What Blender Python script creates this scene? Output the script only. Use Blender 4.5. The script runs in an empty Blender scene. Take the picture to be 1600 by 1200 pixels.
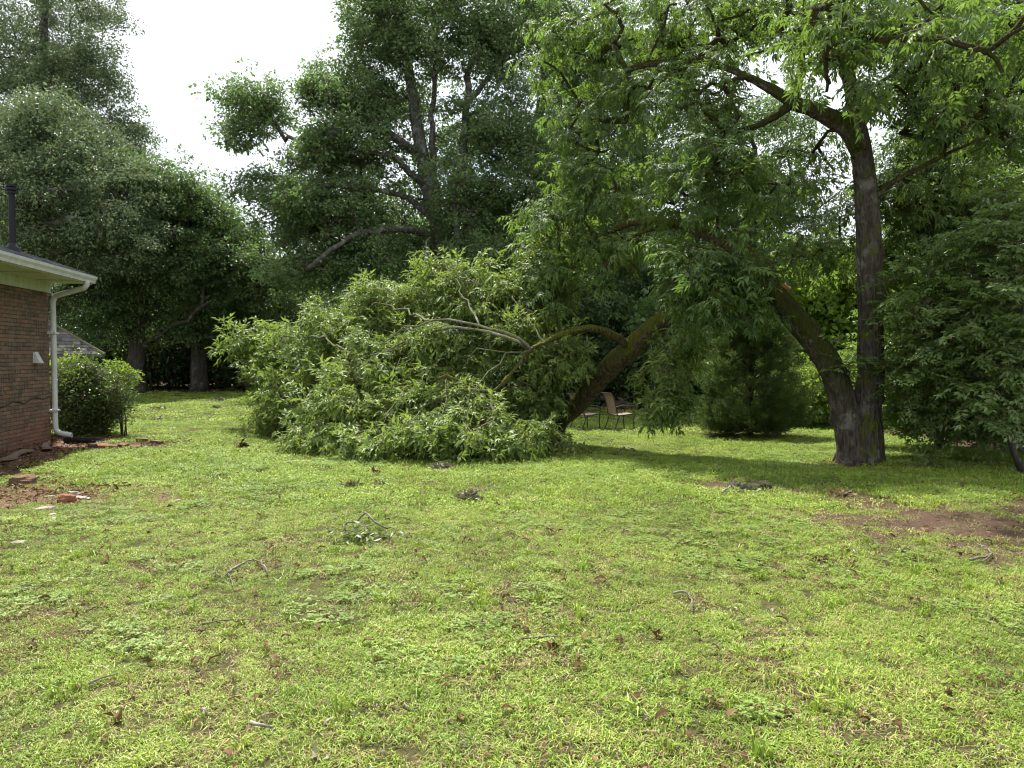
import bpy, bmesh, math, random
import numpy as np
from mathutils import Vector, Matrix, Euler, noise as mnoise

# ------------------------------------------------------------------ camera, world, sun, exposure
sc = bpy.context.scene
COL = sc.collection
F, CX, CY, HOR, CAMZ = 1200.0, 800.0, 600.0, 556.0, 1.6
PITCH = math.atan((CY - HOR) / F)
cam_d = bpy.data.cameras.new('camera')
cam_d.sensor_width = 36.0
cam_d.lens = 36.0 * F / 1600.0
cam_d.clip_end = 2000
cam = bpy.data.objects.new('camera', cam_d)
COL.objects.link(cam)
cam.location = (0, 0, CAMZ)
cam.rotation_euler = (math.pi / 2 - PITCH, 0, 0)
sc.camera = cam

SUN_EL = math.radians(62)
SUN_AZ = math.atan2(-0.45, 0.89)                 # clockwise from +Y: behind the trees, to the left
to_sun = Vector((math.sin(SUN_AZ) * math.cos(SUN_EL), math.cos(SUN_AZ) * math.cos(SUN_EL), math.sin(SUN_EL)))
w = bpy.data.worlds.new('World')
sc.world = w
w.use_nodes = True
nt = w.node_tree
nt.nodes.clear()
wo = nt.nodes.new('ShaderNodeOutputWorld')
bg = nt.nodes.new('ShaderNodeBackground')
bg.inputs['Strength'].default_value = 0.10
sky = nt.nodes.new('ShaderNodeTexSky')
sky.sky_type = 'NISHITA'
sky.sun_disc = False
sky.sun_elevation = SUN_EL
sky.sun_rotation = SUN_AZ
sky.air_density = 1.2
sky.dust_density = 2.5
tc = nt.nodes.new('ShaderNodeTexCoord')
cn = nt.nodes.new('ShaderNodeTexNoise')
cn.inputs['Scale'].default_value = 2.6
cn.inputs['Detail'].default_value = 7
cn.inputs['Roughness'].default_value = 0.55
cr = nt.nodes.new('ShaderNodeMapRange')
cr.inputs['From Min'].default_value = 0.30
cr.inputs['From Max'].default_value = 0.47
cmix = nt.nodes.new('ShaderNodeMixRGB')
cmix.inputs[2].default_value = (5.7, 6.0, 6.5, 1)  # thin bright cloud layer
nt.links.new(tc.outputs['Generated'], cn.inputs['Vector'])
nt.links.new(cn.outputs['Fac'], cr.inputs['Value'])
nt.links.new(cr.outputs['Result'], cmix.inputs[0])
nt.links.new(sky.outputs[0], cmix.inputs[1])
nt.links.new(cmix.outputs[0], bg.inputs['Color'])
nt.links.new(bg.outputs[0], wo.inputs['Surface'])

sun_d = bpy.data.lights.new('sun', 'SUN')
sun_d.energy = 5.0
sun_d.angle = math.radians(1.5)
sun_d.color = (1.0, 0.96, 0.90)
sun = bpy.data.objects.new('sun', sun_d)
COL.objects.link(sun)
sun.rotation_euler = (-to_sun).to_track_quat('-Z', 'Y').to_euler()
sun.location = (0, 0, 40)

vs = sc.view_settings
vs.view_transform = 'Standard'
vs.look = 'None'
vs.exposure = 1.34
vs.gamma = 1.0
vs.use_curve_mapping = False
sc.cycles.max_bounces = 7
sc.cycles.diffuse_bounces = 4
sc.cycles.glossy_bounces = 2
sc.cycles.transmission_bounces = 4
sc.cycles.use_denoising = True
sc.cycles.filter_width = 1.15

rng = np.random.default_rng(7)
random.seed(7)

# ------------------------------------------------------------------ terrain and pixel helpers
def sstep(a, b, x):
    t = np.clip((x - a) / (b - a), 0, 1)
    return t * t * (3 - 2 * t)

def H(x, y):
    x = np.asarray(x, float); y = np.asarray(y, float)
    s = sstep(-7, 1, x)
    z = -0.036 * np.clip(y - 10, 0, 15) * s
    z = z + 0.02 * np.sin(x * 0.7 + 1.3) * np.sin(y * 0.55) + 0.012 * np.sin(x * 1.9 + y * 1.3)
    z = z + 0.035 * np.clip(y - 60, 0, 200)      # ground rises gently inside the wood
    return z

def ray(px, py):
    u, v = (px - CX) / F, -(py - CY) / F
    return np.array([u, math.cos(PITCH) + v * math.sin(PITCH), -math.sin(PITCH) + v * math.cos(PITCH)])

def at(px, py, Y):
    d = ray(px, py)
    return np.array([0, 0, CAMZ]) + d * (Y / d[1])

def ground(px, py):
    """where the line of sight through a pixel meets the terrain"""
    d = ray(px, py)
    t = 1.0
    for _ in range(4000):
        p = np.array([0, 0, CAMZ]) + d * t
        if p[2] <= H(p[0], p[1]):
            break
        t += 0.02
    p[2] = float(H(p[0], p[1]))
    return p

def gpt(x, y, dz=0.0):
    return np.array([x, y, float(H(x, y)) + dz])

# ------------------------------------------------------------------ material helpers
def new_mat(name):
    m = bpy.data.materials.new(name)
    m.use_nodes = True
    m.node_tree.nodes.clear()
    return m, m.node_tree

def N(t, kind, **kw):
    n = t.nodes.new(kind)
    for k, v in kw.items():
        if k in n.inputs:
            n.inputs[k].default_value = v
        else:
            setattr(n, k, v)
    return n

def ramp(t, stops, fac=None):
    r = t.nodes.new('ShaderNodeValToRGB')
    e = r.color_ramp.elements
    while len(e) < len(stops):
        e.new(0.5)
    for el, (p, c) in zip(e, stops):
        el.position = p
        el.color = (*c, 1)
    if fac is not None:
        t.links.new(fac, r.inputs[0])
    return r

def mixc(t, fac, a, b, mode='MIX'):
    m = t.nodes.new('ShaderNodeMixRGB')
    m.blend_type = mode
    for i, v in ((0, fac), (1, a), (2, b)):
        if hasattr(v, 'is_linked') or hasattr(v, 'links'):
            t.links.new(v, m.inputs[i])
        else:
            m.inputs[i].default_value = v if i == 0 else (*v, 1)
    return m.outputs[0]

def math_n(t, op, a, b=None):
    m = t.nodes.new('ShaderNodeMath')
    m.operation = op
    for i, v in ((0, a), (1, b)):
        if v is None:
            continue
        if hasattr(v, 'links'):
            t.links.new(v, m.inputs[i])
        else:
            m.inputs[i].default_value = v
    return m.outputs[0]

def leaf_mat(name, stops, trans=(0.2, 0.3, 0.04), tw=0.35, rough=0.42, spec=0.5, patch=0.5, yellow=None):
    """leaf colour by leaf, by spray and by a slow change through the crown; light shines through"""
    m, t = new_mat(name)
    att = N(t, 'ShaderNodeAttribute', attribute_name='v')
    oi = N(t, 'ShaderNodeObjectInfo')
    geo = N(t, 'ShaderNodeNewGeometry')
    ns = N(t, 'ShaderNodeTexNoise', Scale=patch, Detail=2.0)
    t.links.new(geo.outputs['Position'], ns.inputs['Vector'])
    a = math_n(t, 'MULTIPLY', att.outputs['Fac'], 0.45)
    b = math_n(t, 'MULTIPLY', oi.outputs['Random'], 0.30)
    c = math_n(t, 'MULTIPLY', math_n(t, 'SUBTRACT', ns.outputs['Fac'], 0.3), 0.7)
    s = math_n(t, 'ADD', math_n(t, 'ADD', a, b), c)
    col = ramp(t, stops, s).outputs[0]
    tcol = mixc(t, 0.55, col, trans)
    p = N(t, 'ShaderNodeBsdfPrincipled', Roughness=rough)
    p.inputs['Specular IOR Level'].default_value = spec
    t.links.new(col, p.inputs['Base Color'])
    tr = N(t, 'ShaderNodeBsdfTranslucent')
    t.links.new(tcol, tr.inputs['Color'])
    mx = N(t, 'ShaderNodeMixShader')
    mx.inputs[0].default_value = tw
    t.links.new(p.outputs[0], mx.inputs[1])
    t.links.new(tr.outputs[0], mx.inputs[2])
    o = N(t, 'ShaderNodeOutputMaterial')
    t.links.new(mx.outputs[0], o.inputs['Surface'])
    return m

def bark_mat(name, c1, c2, lichen=None, lich_amt=0.0, moss=0.0, scale=9.0, moss_col=((0.03, 0.045, 0.008), (0.12, 0.13, 0.018)), bumpd=0.5, moss_from=None):
    m, t = new_mat(name)
    geo = N(t, 'ShaderNodeNewGeometry')
    mp = N(t, 'ShaderNodeMapping')
    mp.inputs['Scale'].default_value = (1, 1, 0.22)
    t.links.new(geo.outputs['Position'], mp.inputs['Vector'])
    n1 = N(t, 'ShaderNodeTexNoise', Scale=scale * 2.2, Detail=6.0, Roughness=0.65)
    t.links.new(mp.outputs[0], n1.inputs['Vector'])
    vor = N(t, 'ShaderNodeTexVoronoi', Scale=scale * 2.5)
    t.links.new(mp.outputs[0], vor.inputs['Vector'])
    col = ramp(t, [(0.3, c1), (0.68, c2)], n1.outputs['Fac']).outputs[0]
    col = mixc(t, math_n(t, 'MULTIPLY', ramp(t, [(0.05, (1, 1, 1)), (0.35, (0, 0, 0))], vor.outputs['Distance']).outputs[0], 0.45), col, tuple(c * 0.4 for c in c1))
    if lichen:
        n2 = N(t, 'ShaderNodeTexNoise', Scale=3.5, Detail=5.0, Roughness=0.7)
        t.links.new(geo.outputs['Position'], n2.inputs['Vector'])
        f = ramp(t, [(0.62 - lich_amt * 0.4, (0, 0, 0)), (0.72 - lich_amt * 0.3, (1, 1, 1))], n2.outputs['Fac']).outputs[0]
        col = mixc(t, f, col, lichen)
    if moss > 0:
        n3 = N(t, 'ShaderNodeTexNoise', Scale=4.0, Detail=6.0, Roughness=0.7)
        t.links.new(geo.outputs['Position'], n3.inputs['Vector'])
        n4 = N(t, 'ShaderNodeTexNoise', Scale=60.0, Detail=3.0)
        t.links.new(geo.outputs['Position'], n4.inputs['Vector'])
        sep = N(t, 'ShaderNodeSeparateXYZ')
        t.links.new(geo.outputs['Normal'], sep.inputs[0])
        f = math_n(t, 'ADD', math_n(t, 'MULTIPLY', sep.outputs['Z'], 0.38), n3.outputs['Fac'])
        f = ramp(t, [(0.78 - moss * 0.42, (0, 0, 0)), (0.92 - moss * 0.42, (1, 1, 1))], f).outputs[0]
        if moss_from:
            sz = N(t, 'ShaderNodeSeparateXYZ')
            t.links.new(geo.outputs['Position'], sz.inputs[0])
            hz = math_n(t, 'ADD', sz.outputs['Z'], math_n(t, 'MULTIPLY', math_n(t, 'SUBTRACT', n3.outputs['Fac'], 0.5), 2.2))
            mr = N(t, 'ShaderNodeMapRange')
            mr.inputs['From Min'].default_value, mr.inputs['From Max'].default_value = moss_from
            t.links.new(hz, mr.inputs['Value'])
            f = math_n(t, 'MULTIPLY', f, mr.outputs['Result'])
        mc = ramp(t, [(0.3, moss_col[0]), (0.75, moss_col[1])], math_n(t, 'ADD', math_n(t, 'MULTIPLY', n4.outputs['Fac'], 0.6), math_n(t, 'MULTIPLY', n3.outputs['Fac'], 0.4))).outputs[0]
        col = mixc(t, f, col, mc)
    bmp = N(t, 'ShaderNodeBump', Strength=min(1.0, bumpd), Distance=0.03 + 0.05 * (bumpd > .7))
    t.links.new(math_n(t, 'SUBTRACT', n1.outputs['Fac'], math_n(t, 'MULTIPLY', vor.outputs['Distance'], -0.7)), bmp.inputs['Height'])
    p = N(t, 'ShaderNodeBsdfPrincipled', Roughness=0.9)
    p.inputs['Specular IOR Level'].default_value = 0.15
    t.links.new(col, p.inputs['Base Color'])
    t.links.new(bmp.outputs[0], p.inputs['Normal'])
    o = N(t, 'ShaderNodeOutputMaterial')
    t.links.new(p.outputs[0], o.inputs['Surface'])
    return m

def simple_mat(name, c1, c2=None, scale=8.0, rough=0.6, spec=0.3, metal=0.0, bump=0.0, detail=5.0, stretch=(1, 1, 1), use_random=False):
    m, t = new_mat(name)
    geo = N(t, 'ShaderNodeNewGeometry')
    mp = N(t, 'ShaderNodeMapping')
    mp.inputs['Scale'].default_value = stretch
    t.links.new(geo.outputs['Position'], mp.inputs['Vector'])
    n1 = N(t, 'ShaderNodeTexNoise', Scale=scale, Detail=detail, Roughness=0.65)
    t.links.new(mp.outputs[0], n1.inputs['Vector'])
    f = n1.outputs['Fac']
    if use_random:
        oi = N(t, 'ShaderNodeObjectInfo')
        at_ = N(t, 'ShaderNodeAttribute', attribute_name='v')
        f = math_n(t, 'ADD', math_n(t, 'MULTIPLY', f, 0.45), math_n(t, 'MULTIPLY', math_n(t, 'FRACT', math_n(t, 'ADD', oi.outputs['Random'], at_.outputs['Fac'])), 0.6))
    col = ramp(t, [(0.25, c1), (0.75, c2 or c1)], f).outputs[0]
    p = N(t, 'ShaderNodeBsdfPrincipled', Roughness=rough, Metallic=metal)
    p.inputs['Specular IOR Level'].default_value = spec
    t.links.new(col, p.inputs['Base Color'])
    if bump:
        b = N(t, 'ShaderNodeBump', Strength=bump, Distance=0.02)
        t.links.new(n1.outputs['Fac'], b.inputs['Height'])
        t.links.new(b.outputs[0], p.inputs['Normal'])
    o = N(t, 'ShaderNodeOutputMaterial')
    t.links.new(p.outputs[0], o.inputs['Surface'])
    return m

M = {}
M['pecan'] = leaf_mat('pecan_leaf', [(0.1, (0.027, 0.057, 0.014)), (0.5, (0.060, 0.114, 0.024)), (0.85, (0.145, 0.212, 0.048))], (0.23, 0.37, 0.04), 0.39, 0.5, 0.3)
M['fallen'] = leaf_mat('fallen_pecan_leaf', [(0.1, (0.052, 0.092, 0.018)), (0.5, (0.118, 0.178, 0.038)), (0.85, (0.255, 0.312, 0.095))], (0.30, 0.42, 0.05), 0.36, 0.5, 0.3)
M['oak'] = leaf_mat('oak_leaf', [(0.1, (0.048, 0.090, 0.030)), (0.5, (0.096, 0.160, 0.055)), (0.9, (0.175, 0.245, 0.100))], (0.22, 0.36, 0.07), 0.38, 0.5, 0.3, 0.35)
M['oak2'] = leaf_mat('far_oak_leaf', [(0.1, (0.053, 0.095, 0.038)), (0.5, (0.104, 0.164, 0.064)), (0.9, (0.185, 0.25, 0.108))], (0.18, 0.23, 0.08), 0.30, 0.5, 0.3, 0.3)  # leaf colour lightened to stand in for sky glare over these crowns
M['mid'] = leaf_mat('woodland_leaf', [(0.1, (0.036, 0.074, 0.024)), (0.5, (0.074, 0.134, 0.042)), (0.9, (0.145, 0.215, 0.066))], (0.20, 0.34, 0.06), 0.36, 0.5, 0.3, 0.35)
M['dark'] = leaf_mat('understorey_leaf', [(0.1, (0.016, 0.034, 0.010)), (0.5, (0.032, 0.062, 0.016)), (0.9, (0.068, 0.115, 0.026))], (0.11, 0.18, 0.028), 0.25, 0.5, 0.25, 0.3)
M['bright'] = leaf_mat('young_shrub_leaf', [(0.1, (0.055, 0.105, 0.015)), (0.5, (0.10, 0.17, 0.022)), (0.9, (0.17, 0.25, 0.03))], (0.32, 0.44, 0.03), 0.45, 0.5, 0.3, 0.8)
M['privet'] = leaf_mat('glossy_leaf', [(0.1, (0.055, 0.100, 0.024)), (0.5, (0.102, 0.170, 0.042)), (0.9, (0.185, 0.262, 0.078))], (0.26, 0.42, 0.05), 0.38, 0.36, 0.5, 0.6)
M['cedar'] = leaf_mat('cedar_needle', [(0.1, (0.048, 0.085, 0.022)), (0.5, (0.088, 0.138, 0.036)), (0.9, (0.145, 0.20, 0.055))], (0.16, 0.25, 0.04), 0.25, 0.6, 0.2, 1.0)
M['bush'] = leaf_mat('bush_leaf', [(0.1, (0.024, 0.052, 0.012)), (0.5, (0.048, 0.092, 0.018)), (0.9, (0.11, 0.165, 0.030))], (0.2, 0.3, 0.03), 0.32, 0.45, 0.35, 1.5)
M['grass'] = leaf_mat('grass_blade', [(0.08, (0.058, 0.100, 0.014)), (0.36, (0.140, 0.228, 0.026)), (0.66, (0.255, 0.345, 0.046)), (0.93, (0.44, 0.48, 0.13))], (0.35, 0.47, 0.04), 0.27, 0.5, 0.25, 0.9)
M['drygrass'] = leaf_mat('dead_grass', [(0.1, (0.10, 0.07, 0.035)), (0.5, (0.21, 0.155, 0.08)), (0.9, (0.40, 0.32, 0.18))], (0.3, 0.24, 0.1), 0.2, 0.8, 0.1, 1.0)
M['litter'] = leaf_mat('dead_leaf', [(0.1, (0.022, 0.014, 0.006)), (0.5, (0.085, 0.052, 0.022)), (0.9, (0.24, 0.165, 0.085))], (0.12, 0.07, 0.03), 0.12, 0.8, 0.1, 2.0)
M['pile'] = leaf_mat('withered_leaf', [(0.1, (0.025, 0.022, 0.012)), (0.5, (0.11, 0.10, 0.055)), (0.9, (0.34, 0.31, 0.20))], (0.2, 0.18, 0.08), 0.15, 0.5, 0.4, 2.0)
M['bark_pecan'] = bark_mat('pecan_bark', (0.020, 0.016, 0.012), (0.115, 0.098, 0.076), (0.16, 0.15, 0.125), 0.2, 0.62, 9.0, bumpd=0.9)
M['bark_moss'] = bark_mat('mossy_bark', (0.05, 0.036, 0.024), (0.15, 0.12, 0.085), None, 0, 1.05, 9.0, ((0.028, 0.040, 0.006), (0.125, 0.125, 0.014)), bumpd=0.8)
M['bark_moss_wet'] = bark_mat('deep_moss_bark', (0.04, 0.03, 0.02), (0.12, 0.10, 0.07), (0.16, 0.15, 0.13), 0.15, 1.22, 9.0, ((0.012, 0.018, 0.004), (0.066, 0.074, 0.010)), bumpd=0.8)
M['bark_lean'] = bark_mat('leaning_stem_bark', (0.020, 0.016, 0.012), (0.125, 0.105, 0.082), (0.17, 0.16, 0.13), 0.2, 1.2, 9.0, ((0.012, 0.018, 0.004), (0.062, 0.068, 0.010)), 0.8, (0.5, 1.9))
M['bark_oak'] = bark_mat('oak_bark', (0.03, 0.027, 0.023), (0.10, 0.094, 0.082), (0.17, 0.175, 0.155), 0.3, 0.0, 5.0)
M['bark_dark'] = bark_mat('dark_bark', (0.025, 0.021, 0.016), (0.075, 0.066, 0.052), (0.12, 0.12, 0.10), 0.2, 0.2, 6.0)
M['twig'] = bark_mat('pale_twig_bark', (0.06, 0.052, 0.04), (0.165, 0.15, 0.125), (0.22, 0.22, 0.19), 0.4, 0.25, 16.0)
M['stem'] = simple_mat('leaf_stem', (0.07, 0.06, 0.03), (0.14, 0.11, 0.06), 20, 0.7)
M['stick'] = bark_mat('dead_stick_bark', (0.055, 0.045, 0.035), (0.17, 0.145, 0.12), (0.26, 0.25, 0.22), 0.4, 0.0, 20.0)

# ------------------------------------------------------------------ object helpers
def tag(o, label=None, cat=None, group=None, kind=None):
    if label: o['label'] = label
    if cat: o['category'] = cat
    if group: o['group'] = group
    if kind: o['kind'] = kind
    return o

def empty(name, loc, rz=0.0):
    o = bpy.data.objects.new(name, None)
    o.empty_display_size = 0.2
    COL.objects.link(o)
    o.location = tuple(float(c) for c in loc)
    o.rotation_euler = (0, 0, rz)
    return o

def mesh_obj(name, me, parent=None, loc=None):
    o = bpy.data.objects.new(name, me)
    COL.objects.link(o)
    if parent is not None:
        o.parent = parent
        if name in ('branches', 'leaves', 'twigs', 'stems'):
            o['kind'] = 'stuff'
    if loc is not None:
        o.location = tuple(float(c) for c in loc)
    return o

def set_v(me, vals):
    a = me.attributes.new('v', 'FLOAT', 'POINT')
    a.data.foreach_set('value', np.asarray(vals, np.float32))

class MB:
    """collects pieces of geometry and links them as one mesh object"""
    def __init__(s):
        s.V, s.F, s.mi, s.v = [], [], [], []
        s.n = 0
    def add(s, V, Fs, mi=0, v=None):
        V = np.asarray(V, float).reshape(-1, 3)
        s.V.append(V)
        for f in Fs:
            s.F.append(tuple(int(i) + s.n for i in f))
            s.mi.append(mi)
        s.v.append(np.full(len(V), random.random() if v is None else v))
        s.n += len(V)
    def box(s, lo, hi, mi=0, v=None):
        x0, y0, z0 = lo; x1, y1, z1 = hi
        s.add([(x0, y0, z0), (x1, y0, z0), (x1, y1, z0), (x0, y1, z0), (x0, y0, z1), (x1, y0, z1), (x1, y1, z1), (x0, y1, z1)],
              [(0, 3, 2, 1), (4, 5, 6, 7), (0, 1, 5, 4), (1, 2, 6, 5), (2, 3, 7, 6), (3, 0, 4, 7)], mi, v)
    def tube(s, P, R, sides=8, mi=0, cap=True, wob=0.0, v=None, square=False, rough=0.0, rf=7.0, knots=()):
        P = np.asarray(P, float)
        n = len(P)
        R = np.full(n, R) if np.isscalar(R) else np.asarray(R, float)
        T = np.gradient(P, axis=0)
        T /= np.linalg.norm(T, axis=1)[:, None] + 1e-9
        ref = np.array([0, 0, 1.0]) if abs(T[0][2]) < 0.9 else np.array([1.0, 0, 0])
        u = np.cross(T[0], ref); u /= np.linalg.norm(u)
        V = []
        ang = np.arange(sides) / sides * 2 * np.pi + (math.pi / 4 if square else 0)
        for i in range(n):
            u = u - T[i] * np.dot(u, T[i])
            u /= np.linalg.norm(u) + 1e-9
            b = np.cross(T[i], u)
            rr = R[i] * (1 + (wob * rng.normal(size=sides) if wob else 0))
            if rough:
                if i: run += float(np.linalg.norm(P[i] - P[i - 1]))
                else: run = 0.0
                dd = np.zeros(sides)
                for k in range(sides):
                    q = Vector((math.cos(ang[k]) * R[i] * rf * 1.6, math.sin(ang[k]) * R[i] * rf * 1.6, run * rf * .42))
                    nz = 1 - 2.2 * abs(mnoise.noise(q)) + .5 * mnoise.noise(q * 2.7)
                    big = mnoise.noise(Vector((math.cos(ang[k]) * 1.1, math.sin(ang[k]) * 1.1, run * 1.6 + 9)))
                    dd[k] = rough * nz + .16 * R[i] * big
                    for (s0, a0, kr, kh) in knots:
                        da = (ang[k] - a0 + math.pi) % (2 * math.pi) - math.pi
                        dist = math.hypot(run - s0, da * R[i]) / kr
                        if dist < 2: dd[k] += kh * math.exp(-dist * dist * 2)
                rr = rr + dd
            V.append(P[i] + (np.cos(ang) * rr)[:, None] * u + (np.sin(ang) * rr)[:, None] * b)
        V = np.concatenate(V)
        Fs = []
        for i in range(n - 1):
            for k in range(sides):
                a, b2 = i * sides + k, i * sides + (k + 1) % sides
                Fs.append((a, b2, b2 + sides, a + sides))
        if cap:
            Fs.append(tuple(range(sides - 1, -1, -1)))
            Fs.append(tuple((n - 1) * sides + k for k in range(sides)))
        s.add(V, Fs, mi, v)
    def mesh(s, name, mats, smooth=False):
        me = bpy.data.meshes.new(name)
        V = np.concatenate(s.V)
        me.from_pydata(V.tolist(), [], s.F)
        for m_ in (mats if isinstance(mats, (list, tuple)) else [mats]):
            me.materials.append(m_)
        if any(s.mi):
            me.polygons.foreach_set('material_index', np.array(s.mi, np.int32))
        if smooth:
            me.polygons.foreach_set('use_smooth', np.ones(len(me.polygons), bool))
        set_v(me, np.concatenate(s.v))
        me.update()
        return me
    def build(s, name, mats, parent=None, loc=None, smooth=False):
        return mesh_obj(name, s.mesh(name, mats, smooth), parent, loc)

def bevel_box_mesh(name, lo, hi, bev, mat, seg=1):
    bm = bmesh.new()
    bmesh.ops.create_cube(bm, size=1.0)
    lo, hi = Vector(lo), Vector(hi)
    for v in bm.verts:
        v.co = Vector(((v.co.x + .5) * (hi.x - lo.x) + lo.x, (v.co.y + .5) * (hi.y - lo.y) + lo.y, (v.co.z + .5) * (hi.z - lo.z) + lo.z))
    bmesh.ops.bevel(bm, geom=bm.edges[:], offset=bev, segments=seg, affect='EDGES', profile=0.7)
    me = bpy.data.meshes.new(name)
    bm.to_mesh(me); bm.free()
    me.materials.append(mat)
    return me

def catmull(P, step):
    P = np.asarray(P, float)
    if len(P) == 2:
        P = np.array([P[0], (P[0] + P[1]) / 2, P[1]])
    Q = np.vstack([2 * P[0] - P[1], P, 2 * P[-1] - P[-2]])
    out = []
    for i in range(1, len(Q) - 2):
        k = max(1, int(np.linalg.norm(Q[i + 1] - Q[i]) / step))
        for t in np.arange(k) / k:
            a, b, c, d = Q[i - 1], Q[i], Q[i + 1], Q[i + 2]
            out.append(0.5 * (2 * b + (c - a) * t + (2 * a - 5 * b + 4 * c - d) * t ** 2 + (3 * b - a - 3 * c + d) * t ** 3))
    out.append(P[-1])
    return np.array(out)

# ------------------------------------------------------------------ leaf sprays (shared sources, not in the scene themselves)
def unit(v):
    v = np.asarray(v, float)
    return v / (np.linalg.norm(v) + 1e-9)

def add_leaf(mb, p, d, nrm, L, W, fine=True, v=None, mi=0, curl=0.12):
    d = unit(d); sdir = unit(np.cross(d, nrm)); nn = np.cross(sdir, d)
    p = np.asarray(p, float)
    if fine:
        V = [p, p + d * L * .4 + sdir * W + nn * W * .35, p + d * L - nn * L * curl, p + d * L * .4 - sdir * W + nn * W * .35, p + d * L * .42]
        mb.add(V, [(0, 4, 1), (1, 4, 2), (2, 4, 3), (3, 4, 0)], mi, v)
    else:
        V = [p, p + d * L * .45 + sdir * W + nn * W * .3, p + d * L - nn * L * curl, p + d * L * .45 - sdir * W + nn * W * .3]
        mb.add(V, [(0, 2, 1), (0, 3, 2)], mi, v)

def rnd_unit():
    return unit(rng.normal(size=3))

def source(name, mb, mats):
    return bpy.data.objects.new(name, mb.mesh(name, mats))

def broad_spray(name, mat, n=26, L=0.13, W=0.04, R=0.42, flat=0.35, twigs=4):
    mb = MB()
    for k in range(twigs):
        a = rng.uniform(-1.4, 1.4)
        e = np.array([math.cos(a) * R, math.sin(a) * R, rng.uniform(-.3, .4) * R])
        mb.tube([(-.1, 0, -.05), e * .5 + rng.normal(size=3) * .03, e], [0.007, 0.005, 0.002], 3, 1, False)
    for k in range(n):
        q = rnd_unit() * rng.uniform(.25, 1) ** .5 * R
        q[2] *= flat
        q[0] += R * .3
        d = unit(unit(q + np.array([0.02, 0, 0])) + rng.normal(size=3) * .6 + np.array([0, 0, -.25]))
        nrm = unit(np.array([0, 0, 1.0]) + rng.normal(size=3) * .55)
        s = rng.uniform(.7, 1.25)
        add_leaf(mb, q, d, nrm, L * s, W * s, False)
    return source(name, mb, [mat, M['stem']])

def pecan_spray(name, mat, n=5, rl=0.30, ll=0.14, lw=0.0175, droop=0.5, limp=.12):
    mb = MB()
    tw = np.array([[-.12, 0, 0], [.05, .01, .02], [.22, 0, .03]])
    mb.tube(tw, [.006, .005, .003], 4, 1, False)
    for k in range(n):
        t = .1 + .9 * k / max(1, n - 1)
        p0 = tw[0] + (tw[2] - tw[0]) * t
        a = (k * 2.4) + rng.normal() * .4
        d = unit([.55 + rng.uniform(0, .5), math.cos(a) * .9, math.sin(a) * .55 + .1])
        L = rl * rng.uniform(.75, 1.25)
        m_ = 4
        pts = [p0]
        for j in range(m_):
            d = unit(d + np.array([0, 0, -droop * .32]))
            pts.append(pts[-1] + d * L / m_)
        pts = np.array(pts)
        mb.tube(pts, [.003, .0025, .0025, .002, .0015], 3, 1, False)
        up = np.array([0, 0, 1.0])
        sd = unit(np.cross(d, up))
        for j in range(1, m_ + 1):
            dd = unit(pts[j] - pts[j - 1])
            sz = ll * (0.65 + 0.5 * j / m_) * rng.uniform(.85, 1.15)
            for sgn in (-1, 1):
                ld = unit(dd * .75 + sd * sgn * .75 + np.array([0, 0, -.35 * droop - .05]) + rng.normal(size=3) * limp)
                nn = unit(up + dd * .3 + rng.normal(size=3) * (.15 + limp))
                add_leaf(mb, pts[j], ld, nn, sz, lw * sz / .1, True, None, 0, .2)
        add_leaf(mb, pts[-1], unit(d + np.array([0, 0, -.3])), up, ll * 1.15, lw * 1.15, True, None, 0, .2)
    return source(name, mb, [mat, M['stem']])

def privet_spray(name, mat, L=0.092, W=0.020, n=4, tl=.42):
    mb = MB()
    for k in range(n):
        a = rng.uniform(-1.1, 1.1)
        d = unit([math.cos(a), math.sin(a), rng.uniform(-.25, .35)])
        pts = [np.zeros(3)]
        for j in range(8):
            d = unit(d + rng.normal(size=3) * .08 + np.array([0, 0, -.035]))
            pts.append(pts[-1] + d * tl / 8)
        pts = np.array(pts)
        mb.tube(pts[::2], [.005, .004, .003, .003, .002], 3, 1, False)
        sd = unit(np.cross(d, (0, 0, 1)))
        for j in range(2, 9, 1):
            if rng.uniform() < .2: continue
            for sg in (-1, 1):
                ld = unit(d * .6 + sd * sg + rng.normal(size=3) * .25)
                s = rng.uniform(.75, 1.2)
                add_leaf(mb, pts[j], ld, unit(np.array([0, 0, 1.0]) + rng.normal(size=3) * .65), L * s, W * s, True, None, 0, .08)
        add_leaf(mb, pts[-1], d, (0, 0, 1), L, W)
    return source(name, mb, [mat, M['stem']])

def cedar_spray(name, mat, n=70, R=.34):
    mb = MB()
    mb.tube([(0, 0, 0), (R * .5, 0, .04), (R, 0, .10)], [.005, .004, .002], 3, 1, False)
    for k in range(n):
        t = rng.uniform(.05, 1)
        a = rng.uniform(0, 6.28)
        side = np.array([0, math.cos(a), math.sin(a) * .6])
        p = np.array([R * t, 0, .1 * t * t]) + side * rng.uniform(0, .11) * (1.1 - t * .7)
        d = unit(np.array([.8, 0, .3]) + side * .9 + rng.normal(size=3) * .25)
        add_leaf(mb, p, d, rnd_unit(), rng.uniform(.05, .10), .0055, False)
    return source(name, mb, [mat, M['stem']])

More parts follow.
